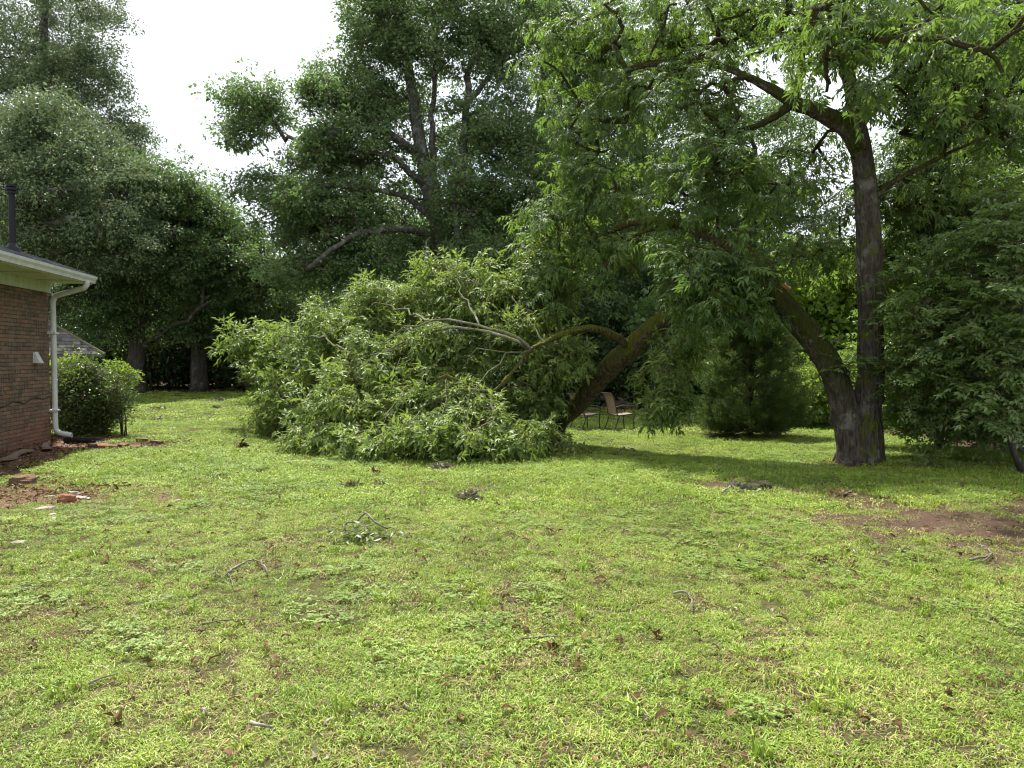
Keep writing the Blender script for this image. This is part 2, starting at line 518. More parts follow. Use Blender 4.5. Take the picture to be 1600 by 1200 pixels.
def heart_spray(name, mat, n=18, L=.13, R=.4):
    mb = MB()
    for k in range(n):
        q = rng.uniform(-1, 1, 3) * np.array([R, R, R * .5])
        d = unit(rng.normal(size=3) * np.array([1, 1, .4]) + np.array([0, 0, -.5]))
        nn = unit(np.array([0, -.35, .8]) + rng.normal(size=3) * .35)
        s = rng.uniform(.7, 1.2)
        sd = unit(np.cross(d, nn)); nv = np.cross(sd, d)
        V = [q, q - d * L * .15 * s + sd * L * .35 * s, q + d * L * .35 * s + sd * L * .45 * s, q + d * L * s, q + d * L * .35 * s - sd * L * .45 * s, q - d * L * .15 * s - sd * L * .35 * s]
        mb.add(V, [(0, 3, 2, 1), (0, 5, 4, 3)])
    return source(name, mb, [mat, M['stem']])

def grass_clump(name, n, R, L, W, lean, mats, dry=0.06):
    mb = MB()
    for k in range(n):
        r = R * math.sqrt(rng.uniform()); a = rng.uniform(0, 6.28)
        p = np.array([r * math.cos(a), r * math.sin(a), -.006])
        b = rng.uniform(0, 6.28)
        hd = np.array([math.cos(b), math.sin(b), 0]); sd = np.array([-math.sin(b), math.cos(b), 0])
        l = L * rng.uniform(.55, 1.3); w_ = W * rng.uniform(.7, 1.25)
        le = lean * rng.uniform(.3, 1.5)
        m_ = p + hd * l * .5 * le * .7 + np.array([0, 0, l * .5])
        tp = p + hd * l * (.35 + le) * .8 + np.array([0, 0, l * max(.25, .95 - le * .65)])
        mi = 1 if rng.uniform() < dry else 0
        mb.add([p - sd * w_ * .5, p + sd * w_ * .5, m_ + sd * w_ * .55, m_ - sd * w_ * .55, tp], [(0, 1, 2, 3), (3, 2, 4)], mi)
    return source(name, mb, mats)

def litter_leaf(name, mat, L, W):
    mb = MB()
    V = []
    k = 5
    for i in range(k + 1):
        t = i / k
        wd = W * math.sin(math.pi * min(.97, .06 + t * .92)) * (1 + .25 * math.sin(t * 17))
        z = .012 * math.sin(t * 3.5) + .004
        V += [(t * L - L / 2, -wd, z + .012 * rng.uniform(.3, 1)), (t * L - L / 2, 0, z), (t * L - L / 2, wd, z + .012 * rng.uniform(.3, 1))]
    Fs = []
    for i in range(k):
        Fs += [(3 * i, 3 * i + 3, 3 * i + 4, 3 * i + 1), (3 * i + 1, 3 * i + 4, 3 * i + 5, 3 * i + 2)]
    mb.add(V, Fs)
    return source(name, mb, [mat])

SRC = {}
SRC['oak'] = [broad_spray('oak_spray', M['oak'], 30, .15, .045, .45) for _ in range(4)]
SRC['oak2'] = [broad_spray('far_oak_spray', M['oak2'], 24, .18, .05, .5, .45) for _ in range(4)]
SRC['mid'] = [broad_spray('woodland_spray', M['mid'], 30, .14, .046, .48, .3) for _ in range(4)]
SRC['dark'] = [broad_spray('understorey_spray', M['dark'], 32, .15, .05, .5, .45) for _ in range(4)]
SRC['bright'] = [broad_spray('young_shrub_spray', M['bright'], 26, .10, .032, .32, .4) for _ in range(3)]
SRC['vine'] = [heart_spray('vine_spray', M['bright']) for _ in range(3)]
SRC['darkvine'] = [heart_spray('shaded_vine_spray', M['mid']) for _ in range(3)]
SRC['pecan'] = [pecan_spray('pecan_spray', M['pecan'], 5, .30, .14, .0175, d) for d in (.15, .35, .6, .85)]
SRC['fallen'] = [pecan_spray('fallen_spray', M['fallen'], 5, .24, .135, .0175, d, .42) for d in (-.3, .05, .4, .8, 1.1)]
SRC['privet'] = [privet_spray('glossy_spray', M['privet']) for _ in range(4)]
SRC['cedar'] = [cedar_spray('cedar_spray', M['cedar']) for _ in range(4)]
SRC['bush'] = [broad_spray('bush_spray', M['bush'], 34, .055, .017, .22, .6) for _ in range(4)]

GRP = {}
def scatter_group(key):
    if key in GRP:
        return GRP[key]
    g = bpy.data.node_groups.new('scatter_' + key, 'GeometryNodeTree')
    g.interface.new_socket('Geometry', in_out='INPUT', socket_type='NodeSocketGeometry')
    g.interface.new_socket('Geometry', in_out='OUTPUT', socket_type='NodeSocketGeometry')
    gi = g.nodes.new('NodeGroupInput'); go = g.nodes.new('NodeGroupOutput')
    jn = g.nodes.new('GeometryNodeJoinGeometry')
    for s_ in SRC[key]:
        oi = g.nodes.new('GeometryNodeObjectInfo')
        oi.inputs['Object'].default_value = s_
        ti = g.nodes.new('GeometryNodeGeometryToInstance')
        g.links.new(oi.outputs['Geometry'], ti.inputs[0])
        g.links.new(ti.outputs[0], jn.inputs[0])
    ip = g.nodes.new('GeometryNodeInstanceOnPoints')
    ip.inputs['Pick Instance'].default_value = True
    def na(nm, ty):
        n = g.nodes.new('GeometryNodeInputNamedAttribute')
        n.data_type = ty
        n.inputs['Name'].default_value = nm
        return n.outputs[0]
    g.links.new(gi.outputs[0], ip.inputs['Points'])
    g.links.new(jn.outputs[0], ip.inputs['Instance'])
    g.links.new(na('idx', 'INT'), ip.inputs['Instance Index'])
    g.links.new(na('rot', 'FLOAT_VECTOR'), ip.inputs['Rotation'])
    g.links.new(na('scl', 'FLOAT'), ip.inputs['Scale'])
    g.links.new(ip.outputs[0], go.inputs[0])
    GRP[key] = g
    return g

def scatter(name, key, P, rot, scl, parent=None, origin=None):
    P = np.asarray(P, np.float32)
    if origin is not None:
        P = P - np.asarray(origin, np.float32)
    n = len(P)
    me = bpy.data.meshes.new(name)
    me.vertices.add(n)
    me.vertices.foreach_set('co', P.reshape(-1))
    a = me.attributes.new('rot', 'FLOAT_VECTOR', 'POINT'); a.data.foreach_set('vector', np.asarray(rot, np.float32).reshape(-1))
    a = me.attributes.new('scl', 'FLOAT', 'POINT'); a.data.foreach_set('value', np.asarray(scl, np.float32))
    a = me.attributes.new('idx', 'INT', 'POINT'); a.data.foreach_set('value', rng.integers(0, len(SRC[key]), n).astype(np.int32))
    o = mesh_obj(name, me, parent)
    o['kind'] = 'stuff'
    md = o.modifiers.new('scatter', 'NODES')
    md.node_group = scatter_group(key)
    return o

# ------------------------------------------------------------------ growing trees
class Skel:
    def __init__(s):
        s.P, s.par, s.rmin, s.main = [], [], [], set()
    def add(s, p, par, r=0.0):
        s.P.append(np.asarray(p, float)); s.par.append(par); s.rmin.append(r)
        return len(s.P) - 1
    def path(s, pts, par, r0, r1, step=0.5, jit=0.02):
        c = catmull(pts, step)
        n = len(c)
        ids = []
        for i, q in enumerate(c):
            if i == 0 and par is not None:
                continue
            t = i / max(1, n - 1)
            par = s.add(q + (rng.normal(size=3) * jit * step if 0 < i < n - 1 else 0), par, r0 + (r1 - r0) * t)
            ids.append(par)
        return ids
    def nearest(s, p):
        A = np.array(s.P)
        return int(np.argmin(np.linalg.norm(A - p, axis=1)))
    def grow(s, T, sag=0.15, step=0.6):
        base = np.mean(np.array(s.P), axis=0)
        order = np.argsort(np.min(np.linalg.norm(np.array(T)[:, None] - np.array(s.P)[None], axis=2), axis=1))
        for k in order:
            t = T[k]
            A = np.array(s.P)
            dv = t - A
            ds = np.linalg.norm(dv, axis=1)
            cost = ds + 0.35 * np.maximum(0, A[:, 2] - t[2])
            j = int(np.argmin(cost))
            L = ds[j]
            if L < 0.15:
                continue
            n = max(2, int(L / step))
            par = j
            pj = s.par[j]
            tan = unit(A[j] - A[pj]) if pj is not None and pj >= 0 else np.array([0, 0, 1.0])
            c1 = A[j] + tan * L * .3 + np.array([0, 0, L * sag])
            for i in range(1, n + 1):
                u = i / n
                q = (1 - u) ** 2 * A[j] + 2 * u * (1 - u) * (c1 * .5 + (A[j] + t) * .25) + u * u * t
                if i < n:
                    q = q + rng.normal(size=3) * L * .035
                par = s.add(q, par)
    def radii(s, R, rt=0.008, p=0.5):
        n = len(s.P)
        ch = np.zeros(n); kids = [0] * n
        for i in range(n):
            if s.par[i] is not None and s.par[i] >= 0:
                kids[s.par[i]] += 1
        for i in range(n - 1, -1, -1):
            if kids[i] == 0:
                ch[i] = 1
            if s.par[i] is not None and s.par[i] >= 0:
                ch[s.par[i]] += ch[i]
        r = np.maximum(R * (ch / ch.max()) ** p, rt)
        s.r = np.maximum(np.minimum(r, 1e9), np.array(s.rmin))
        s.ch = ch
        return s.r
    def chains(s):
        n = len(s.P)
        kids = [[] for _ in range(n)]
        roots = []
        for i in range(n):
            if s.par[i] is None or s.par[i] < 0:
                roots.append(i)
            else:
                kids[s.par[i]].append(i)
        out = []
        stack = [(r, None) for r in roots]
        while stack:
            i, pr = stack.pop()
            c = [pr, i] if pr is not None else [i]
            while kids[i]:
                ks = sorted(kids[i], key=lambda k: -(s.ch[k] + 1e3 * s.rmin[k] + (1e7 if k in s.main else 0)))
                for k in ks[1:]:
                    stack.append((k, i))
                i = ks[0]
                c.append(i)
            out.append(c)
        return out
    def mesh_into(s, mb, origin, split=None, wob=0.04):
        P = np.array(s.P) - np.asarray(origin)
        for c in s.chains():
            if len(c) < 2:
                continue
            r = s.r[c].copy()
            if s.par[c[0]] is not None or c[0] != 0:
                r[0] = min(r[0], r[1] * 1.35)
            mx = r.max()
            sides = 12 if mx > .18 else 8 if mx > .07 else 5 if mx > .025 else 3
            mb.tube(P[c], r, sides, 0, True, wob if sides > 5 else 0)

def crown_targets(ells, frac=0.42):
    T, C = [], []
    for (px, py, rx, ry, Y, n) in ells:
        c = at(px, py, Y)
        ax, az = rx * Y / F, ry * Y / F
        ay = (ax + az) * .5
        for _ in range(n):
            d = rnd_unit() * rng.uniform() ** frac
            T.append(c + d * np.array([ax, ay, az])); C.append(c)
    return np.array(T), np.array(C)

# sight lines that the storm left open: (pixel polyline, half width, nearer than Y, share removed)
OPEN = [([(1346, 245), (1360, 400), (1360, 600)], 24, 12.4, .8), ([(1340, 235), (1275, 172), (1235, 160), (1170, 118)], 24, 12.9, .85), ([(1240, 160), (1180, 200), (1140, 215)], 16, 12.9, .8),
        ([(1310, 600), (1250, 507), (1215, 465)], 24, 12.7, .94), ([(1030, 505), (1005, 528), (925, 606), (885, 650)], 34, 15.6, .95), ([(990, 540), (930, 517), (866, 524), (768, 612)], 18, 14.2, .9),
        ([(1165, 390), (1062, 352), (1000, 345)], 16, 13.8, .75), ([(895, 645), (985, 645)], 36, 21, 1.0), ([(930, 660), (1000, 600)], 34, 21, .95), ([(925, 480), (1000, 445), (985, 590), (930, 600)], 46, 20, .9), ([(1110, 545), (1190, 540)], 34, 17.5, .8), ([(870, 470), (930, 440)], 26, 20, .55), ([(1205, 455), (1215, 460)], 24, 12.8, 1.0),
        ([(1320, 640), (1370, 710)], 50, 12.6, 1.0), ([(1130, 600), (1240, 640)], 50, 17.5, .8)]
def open_view(P):
    px = CX + P[:, 0] / P[:, 1] * F
    py = HOR - (P[:, 2] - CAMZ) / P[:, 1] * F
    keep = np.ones(len(P), bool)
    for line, hw, Y, share in OPEN:
        d = np.full(len(P), 1e9)
        for (ax, ay), (bx, by) in zip(line[:-1], line[1:]):
            vx, vy = bx - ax, by - ay
            t = np.clip(((px - ax) * vx + (py - ay) * vy) / (vx * vx + vy * vy), 0, 1)
            d = np.minimum(d, np.hypot(px - ax - t * vx, py - ay - t * vy))
        keep &= ~((d < hw) & (P[:, 1] < Y) & (rng.uniform(size=len(P)) < share))
    return keep

def spray_points(T, C, per, spread, smin, smax, droop=0.25, minz=0.12):
    P = np.repeat(T, per, axis=0) + rng.normal(size=(len(T) * per, 3)) * spread * np.array([1, 1, .7])
    CC = np.repeat(C, per, axis=0)
    ok = P[:, 2] > H(P[:, 0], P[:, 1]) + minz
    P, CC = P[ok], CC[ok]
    dv = P - CC
    yaw = np.arctan2(dv[:, 1], dv[:, 0]) + rng.normal(size=len(P)) * .9
    pitch = droop + rng.normal(size=len(P)) * .35
    roll = rng.normal(size=len(P)) * .35
    k = open_view(P)
    return P[k], np.stack([roll, pitch, yaw], 1)[k], rng.uniform(smin, smax, k.sum())

def make_tree(name, label, cat, trunk, R, ells, key, per, spread, smin, smax, bark='bark_oak', limbs=(), group=None, droop=.25, rt=.012, sag=.12, flare=1.35, rtop=.35, pw=.62, minz=.12):
    """trunk: list of (px,py,Y); its first point is dropped onto the ground"""
    pts = [at(*q) for q in trunk]
    b = pts[0].copy(); b[2] = float(H(b[0], b[1])) - .08
    pts[0] = b
    root = empty(name, b)
    tag(root, label, cat, group)
    s = Skel()
    ids = s.path(pts, None, R, R * rtop, .5)
    s.rmin[0] = R * flare
    if len(ids) > 2:
        s.rmin[1] = R * (1 + (flare - 1) * .3)
    for lp, r0 in limbs:
        q = [at(*a) for a in lp]
        j = s.nearest(q[0])
        s.path([s.P[j]] + q[1:], j, r0, max(r0 * .3, rt), .4, .12)
    T, C = crown_targets(ells)
    s.grow(T, sag)
    s.radii(R, rt, pw)
    mb = MB()
    s.mesh_into(mb, b)
    mb.build('trunk', M[bark], root, smooth=True)
    P, rot, scl = spray_points(T, C, per, spread, smin, smax, droop, minz)
    scatter('crown', key, P, rot, scl, root, b)
    return root, s, T

#PART2
# ------------------------------------------------------------------ ground
_lat = rng.uniform(size=(64, 64))
def vn(x, y, s, o=0.0):
    x = np.asarray(x, float) / s + o; y = np.asarray(y, float) / s + o * 1.7
    xi, yi = np.floor(x).astype(int), np.floor(y).astype(int)
    fx, fy = x - xi, y - yi
    fx = fx * fx * (3 - 2 * fx); fy = fy * fy * (3 - 2 * fy)
    g = lambda a, b: _lat[a % 64, b % 64]
    return (g(xi, yi) * (1 - fx) + g(xi + 1, yi) * fx) * (1 - fy) + (g(xi, yi + 1) * (1 - fx) + g(xi + 1, yi + 1) * fx) * fy

def fbm(x, y, s, o=0.0):
    return (vn(x, y, s, o) * .5 + vn(x, y, s * .45, o + 7) * .3 + vn(x, y, s * .2, o + 13) * .2)

def seg_d(x, y, P):
    d = np.full(np.shape(x), 1e9)
    for (ax, ay), (bx, by) in zip(P[:-1], P[1:]):
        vx, vy = bx - ax, by - ay
        t = np.clip(((x - ax) * vx + (y - ay) * vy) / (vx * vx + vy * vy), 0, 1)
        d = np.minimum(d, np.hypot(x - ax - t * vx, y - ay - t * vy))
    return d

HOUSE_A = math.radians(9.6)
HOUSE_C = np.array([-8.70, 14.45])
def house_local(x, y):
    dx, dy = x - HOUSE_C[0], y - HOUSE_C[1]
    return dx * math.cos(HOUSE_A) + dy * math.sin(HOUSE_A), -dx * math.sin(HOUSE_A) + dy * math.cos(HOUSE_A)

PECAN = ground(1345, 722)
CEDAR = ground(1172, 681)
STUMP = ground(1172, 764)
strip = [tuple(ground(*q)[:2]) for q in ((1110, 757), (1180, 760), (1300, 772), (1400, 795), (1480, 815))]
path_line = [tuple(ground(*q)[:2]) for q in ((150, 676), (260, 673), (380, 673), (560, 676))]
bushbed = [tuple(ground(*q)[:2]) for q in ((90, 700), (180, 697), (245, 694))]

def dirt(x, y):
    n = fbm(x, y, 1.2)
    n2 = fbm(x, y, .45, 3)
    d = np.zeros(np.shape(x))
    def blob(cx, cy, rx, ry, amp, soft=.5):
        q = np.hypot((x - cx) / rx, (y - cy) / ry)
        return amp * sstep(1 + soft, 1 - soft, q + (n - .5) * 1.3 + (n2 - .5) * .7)
    d = np.maximum(d, blob(4.6, 7.2, 1.7, 0.85, .97))
    d = np.maximum(d, blob(6.2, 7.8, 1.5, .9, .92))
    d = np.maximum(d, blob(4.7, 6.4, 1.3, .45, .85))
    d = np.maximum(d, .9 * sstep(.42, .10, seg_d(x, y, strip) + (n2 - .5) * .5))
    d = np.maximum(d, blob(STUMP[0], STUMP[1], .5, .25, .8))
    d = np.maximum(d, blob(PECAN[0], PECAN[1] - .1, .72, .55, .9))
    d = np.maximum(d, .75 * sstep(.28, .06, seg_d(x, y, path_line) + (n2 - .5) * .3))
    d = np.maximum(d, .95 * sstep(.65, .25, seg_d(x, y, bushbed) + (n2 - .5) * .5))
    d = np.maximum(d, blob(CEDAR[0], CEDAR[1] + .2, 1.1, .8, .8))
    rp = ground(80, 775)
    d = np.maximum(d, blob(rp[0] - .4, rp[1] + .1, 1.5, .8, .92))
    hx, hy = house_local(x, y)
    d = np.maximum(d, .97 * sstep(1.5, 1.0, hx + (n - .5) * .9 + (n2 - .5) * .3) * (hy < .6))
    # thin brown spots in the lawn
    d = np.maximum(d, .55 * sstep(.66, .78, fbm(x, y, .9, 21) + .25 * (n2 - .5)))
    d = np.maximum(d, .5 * sstep(.62, .76, fbm(x, y, .33, 5)) * sstep(10, 4, y))
    d = np.maximum(d, .42 * sstep(.56, .74, fbm(x, y, .36, 17) + .06 * sstep(5.5, 3, y)) * sstep(8, 4, y))
    return d

def clay(x, y):
    hx, hy = house_local(x, y)
    rp = ground(80, 775)
    return np.maximum(sstep(1.9, 1.1, hx) * (hy < 1.5), .8 * sstep(1.8, .8, np.hypot((x - rp[0]) / 1.1, (y - rp[1]) / .7)))

def wood(x, y):
    n = fbm(x, y, 2.0, 9)
    ye = np.interp(x, [-60, -17, -11, -2, 4, 7.4, 10], [33, 33, 33.5, 32.5, 31, 29, 25])
    a = sstep(-.5, .5, y - ye + (n - .5) * 2.0)
    xe = np.interp(y, [0, 8, 11, 14.5, 17, 25, 30], [11, 9.6, 8.9, 8.7, 8.9, 9.8, 10])
    b = sstep(-.3, .4, x - xe + (n - .5) * 1.4)
    return np.maximum(a, b)

fx = np.concatenate([np.linspace(-400, -40, 14), np.linspace(-36, -15, 15), np.arange(-14.4, 12, .12), np.linspace(12.5, 36, 16), np.linspace(40, 400, 14)])
fy = np.concatenate([np.linspace(-60, -2, 8), np.arange(0, 2, .5), np.arange(2, 19, .12), np.arange(19.2, 40, .4), np.linspace(42, 90, 25), np.linspace(100, 600, 14)])
GX, GY = np.meshgrid(fx, fy)
GZ = H(GX, GY)
nx, ny = len(fx), len(fy)
me = bpy.data.meshes.new('ground')
V = np.stack([GX, GY, GZ], -1).reshape(-1, 3)
ii, jj = np.meshgrid(np.arange(nx - 1), np.arange(ny - 1))
a = (jj * nx + ii).reshape(-1)
Q = np.stack([a, a + 1, a + 1 + nx, a + nx], 1)
me.vertices.add(len(V)); me.vertices.foreach_set('co', V.reshape(-1).astype(np.float32))
me.loops.add(len(Q) * 4); me.loops.foreach_set('vertex_index', Q.reshape(-1).astype(np.int32))
me.polygons.add(len(Q)); me.polygons.foreach_set('loop_start', (np.arange(len(Q)) * 4).astype(np.int32))
me.polygons.foreach_set('use_smooth', np.ones(len(Q), bool))
me.update(calc_edges=True)
for nm, fn in (('dirt', dirt), ('clay', clay), ('wood', wood)):
    at_ = me.attributes.new(nm, 'FLOAT', 'POINT')
    at_.data.foreach_set('value', fn(V[:, 0], V[:, 1]).astype(np.float32))
m, t = new_mat('soil_and_thatch')
geo = N(t, 'ShaderNodeNewGeometry')
def gnoise(s, d=5.0, r=.65):
    n = N(t, 'ShaderNodeTexNoise', Scale=s, Detail=d, Roughness=r)
    t.links.new(geo.outputs['Position'], n.inputs['Vector'])
    return n.outputs['Fac']
nA, nB, nC = gnoise(2.2), gnoise(26.0), gnoise(90.0)
turf = ramp(t, [(.3, (.024, .021, .010)), (.5, (.052, .052, .018)), (.72, (.10, .105, .032))], math_n(t, 'ADD', math_n(t, 'MULTIPLY', nA, .4), math_n(t, 'MULTIPLY', nB, .6))).outputs[0]
soil = ramp(t, [(.3, (.030, .018, .012)), (.6, (.085, .054, .036)), (.78, (.17, .12, .085))], math_n(t, 'ADD', math_n(t, 'MULTIPLY', nC, .5), math_n(t, 'MULTIPLY', nB, .5))).outputs[0]
red = ramp(t, [(.3, (.075, .040, .026)), (.6, (.165, .092, .062)), (.8, (.28, .18, .13))], math_n(t, 'ADD', math_n(t, 'MULTIPLY', nC, .4), math_n(t, 'MULTIPLY', nA, .6))).outputs[0]
leafy = ramp(t, [(.35, (.022, .014, .009)), (.6, (.075, .048, .030)), (.75, (.17, .12, .08))], nB).outputs[0]
A = lambda n: N(t, 'ShaderNodeAttribute', attribute_name=n).outputs['Fac']
col = mixc(t, A('dirt'), turf, mixc(t, A('clay'), soil, red))
col = mixc(t, A('wood'), col, leafy)
p = N(t, 'ShaderNodeBsdfPrincipled', Roughness=.95)
p.inputs['Specular IOR Level'].default_value = .1
bmp = N(t, 'ShaderNodeBump', Strength=.8, Distance=.03)
t.links.new(math_n(t, 'ADD', nB, math_n(t, 'MULTIPLY', nC, .5)), bmp.inputs['Height'])
t.links.new(col, p.inputs['Base Color']); t.links.new(bmp.outputs[0], p.inputs['Normal'])
o = N(t, 'ShaderNodeOutputMaterial'); t.links.new(p.outputs[0], o.inputs['Surface'])
me.materials.append(m)
tag(mesh_obj('ground', me), kind='structure')

# ------------------------------------------------------------------ brick house
def rectframe():
    pass
house_z = float(H(*HOUSE_C)) - .02
house = empty('brick_house', (HOUSE_C[0], HOUSE_C[1], house_z), HOUSE_A)
tag(house, 'brown brick house with white eaves, gutter and grey shingle roof', 'house')
M['mortar'] = simple_mat('mortar', (.10, .085, .07), (.20, .175, .15), 14, .95, .1)
m, t = new_mat('rug_brick')
geo = N(t, 'ShaderNodeNewGeometry')
oi = N(t, 'ShaderNodeObjectInfo'); av = N(t, 'ShaderNodeAttribute', attribute_name='v')
rv = math_n(t, 'FRACT', math_n(t, 'ADD', oi.outputs['Random'], av.outputs['Fac']))
mp = N(t, 'ShaderNodeMapping'); mp.inputs['Scale'].default_value = (1, 1, .12)
t.links.new(geo.outputs['Position'], mp.inputs['Vector'])
st = N(t, 'ShaderNodeTexNoise', Scale=34.0, Detail=4.0, Roughness=.7); t.links.new(mp.outputs[0], st.inputs['Vector'])
bl = N(t, 'ShaderNodeTexNoise', Scale=1.6, Detail=5.0); t.links.new(geo.outputs['Position'], bl.inputs['Vector'])
c0 = ramp(t, [(0, (.062, .047, .038)), (.25, (.088, .062, .047)), (.5, (.125, .080, .056)), (.75, (.165, .110, .076)), (.92, (.18, .088, .058))], rv).outputs[0]
c0 = mixc(t, math_n(t, 'MULTIPLY', ramp(t, [(.42, (0, 0, 0)), (.62, (1, 1, 1))], st.outputs['Fac']).outputs[0], .6), c0, (.235, .17, .115))
sp = N(t, 'ShaderNodeSeparateXYZ'); t.links.new(geo.outputs['Position'], sp.inputs[0])
mud = ramp(t, [(0.0, (1, 1, 1)), (.5, (0, 0, 0))], math_n(t, 'SUBTRACT', math_n(t, 'MULTIPLY', sp.outputs['Z'], .75), math_n(t, 'MULTIPLY', math_n(t, 'SUBTRACT', bl.outputs['Fac'], .5), .9))).outputs[0]
c0 = mixc(t, math_n(t, 'MULTIPLY', mud, .5), c0, (.22, .095, .055))
p = N(t, 'ShaderNodeBsdfPrincipled', Roughness=.85); p.inputs['Specular IOR Level'].default_value = .2
bb = N(t, 'ShaderNodeBump', Strength=.6, Distance=.006); t.links.new(st.outputs['Fac'], bb.inputs['Height'])
t.links.new(c0, p.inputs['Base Color']); t.links.new(bb.outputs[0], p.inputs['Normal'])
o = N(t, 'ShaderNodeOutputMaterial'); t.links.new(p.outputs[0], o.inputs['Surface'])
M['brick'] = m
M['trim'] = simple_mat('white_trim_paint', (.34, .36, .28), (.60, .62, .53), 9, .5, .35, stretch=(1, 1, .25), detail=8)
M['metal_white'] = simple_mat('white_enamel', (.40, .41, .39), (.60, .60, .59), 7, .4, .45, stretch=(1, 1, .3), detail=8)
M['shingle'] = simple_mat('grey_shingle', (.05, .052, .058), (.16, .165, .175), 30, .95, .15, bump=.5, use_random=True)
M['black_metal'] = simple_mat('black_enamel', (.004, .0045, .006), (.010, .011, .014), 12, .55, .25)

WL, WT = 10.0, 2.80
mb = MB(); mb.box((-9, -WL, -.3), (-.012, 0, WT + .2)); mb.box((-8.98, -.10, WT - .2), (-.1, -.02, WT + .0))
wall = mb.build('wall', M['mortar'], house)
# bricks: the long side wall, each brick a piece of its own where it shows
BL, BH, PX_, PZ_ = .203, .0575, .213, .0676
bm_b = bevel_box_mesh('brick', (-.010, -BL / 2, -BH / 2), (.002, BL / 2, BH / 2), .0035, M['brick'])
rest = MB()
cnt = 0
cells = []
for r in range(-2, int(WT / PZ_) + 1):
    z = r * PZ_ + BH / 2
    if z > WT + .05: break
    off = (r % 2) * .5 * PX_
    for k in range(int(WL / PX_)):
        y = -BL / 2 - .001 - k * PX_ - off
        cells.append((y, z))
    if off:
        cells.append((-.5 * PX_ / 2, z, .5))
vis = sorted([c for c in cells if len(c) == 2 and -3.1 < c[0] and c[1] > .0], key=lambda c: (-abs(c[0] + 1.3)), reverse=True)[:300]
viss = set(vis)
for c in cells:
    dx = random.uniform(-.0015, .003)
    if c in viss:
        b_ = mesh_obj('brick', bm_b, wall, (dx, c[0], c[1]))
        b_.rotation_euler = (random.uniform(-.006, .006), 0, random.uniform(-.008, .008))
    else:
        hl = BL / 2 if len(c) == 2 else .25 * PX_ - .006
        rest.box((-.014, c[0] - hl, c[1] - BH / 2), (.001 + dx, c[0] + hl, c[1] + BH / 2))
ro = rest.build('brickwork', M['brick'], wall); ro['kind'] = 'stuff'
# crack running along a bed joint, its shadow painted as a dark strip
mb = MB()
P = [(.006, -3.4 + .12 * i, .72 + .035 * math.sin(i * .9) * (1 if i % 3 else .3) + .004 * i) for i in range(29)]
mb.tube(P, [.006 + .006 * abs(math.sin(i * 1.7)) for i in range(29)], 5, 0, True)
mb.build('wall_crack', simple_mat('crack_shadow', (.02, .015, .012), (.04, .03, .025)), house)
# frieze, soffit, fascia, gutter
OV = .70
ez = WT + .16
mb = MB(); mb.box((.003, -WL, WT - .03), (.035, .04, ez)); mb.build('frieze_board', M['trim'], house)
mb = MB(); mb.box((.003, -WL, ez + .002), (OV, .14, ez + .022)); mb.build('soffit', M['trim'], house)
for k in range(7):
    mb = MB(); mb.box((.05, -.6 - k * 1.35, ez - .004), (OV - .04, -.592 - k * 1.35, ez + .001)); mb.build('soffit_joint', M['mortar'], house)
mb = MB(); mb.box((OV, -WL, ez - .01), (OV + .022, .14, ez + .15)); mb.build('fascia', M['trim'], house)
# K-style gutter profile
prof = [(OV + .024, ez + .005), (OV + .075, ez + .005), (OV + .085, ez + .05), (OV + .115, ez + .09), (OV + .12, ez + .135), (OV + .112, ez + .135), (OV + .105, ez + .095), (OV + .075, ez + .055), (OV + .068, ez + .013), (OV + .024, ez + .013)]
mb = MB()
n = len(prof)
Vv = [(x, -WL, z) for x, z in prof] + [(x, .15, z) for x, z in prof]
mb.add(Vv, [(i, (i + 1) % n, (i + 1) % n + n, i + n) for i in range(n)] + [tuple(range(n - 1, -1, -1)), tuple(range(n, 2 * n))])
mb.add([(x, .151, z) for x, z in ((OV + .024, ez + .005), (OV + .075, ez + .005), (OV + .085, ez + .05), (OV + .115, ez + .09), (OV + .12, ez + .135), (OV + .024, ez + .135))], [(0, 1, 2, 3, 4, 5)])
gutter = mb.build('gutter', M['metal_white'], house)
# roof with shingle courses
SL = 4 / 12
z0 = ez + .165
roof_mb = MB()
rx0, rx1 = OV + .06, -4.5
V = [(rx0, -WL - .2, z0 - .02), (rx0, .16, z0 - .02), (rx1, .16, z0 - .02 + (rx0 - rx1) * SL), (rx1, -WL - .2, z0 - .02 + (rx0 - rx1) * SL),
     (rx0, -WL - .2, z0), (rx0, .16, z0), (rx1, .16, z0 + (rx0 - rx1) * SL), (rx1, -WL - .2, z0 + (rx0 - rx1) * SL)]
roof_mb.add(V, [(0, 3, 2, 1), (4, 5, 6, 7), (0, 1, 5, 4), (1, 2, 6, 5), (2, 3, 7, 6), (3, 0, 4, 7)])
W2 = -9 - OV
zr = z0 + (rx0 - rx1) * SL
roof_mb.add([(rx1, -WL - .2, zr - .02), (rx1, .16, zr - .02), (W2, .16, z0 - .02), (W2, -WL - .2, z0 - .02), (rx1, -WL - .2, zr), (rx1, .16, zr), (W2, .16, z0), (W2, -WL - .2, z0)],
            [(0, 3, 2, 1), (4, 5, 6, 7), (0, 1, 5, 4), (1, 2, 6, 5), (2, 3, 7, 6), (3, 0, 4, 7)])
roof = roof_mb.build('roof', M['shingle'], house)
sh = MB()
lw = math.hypot(1, SL)
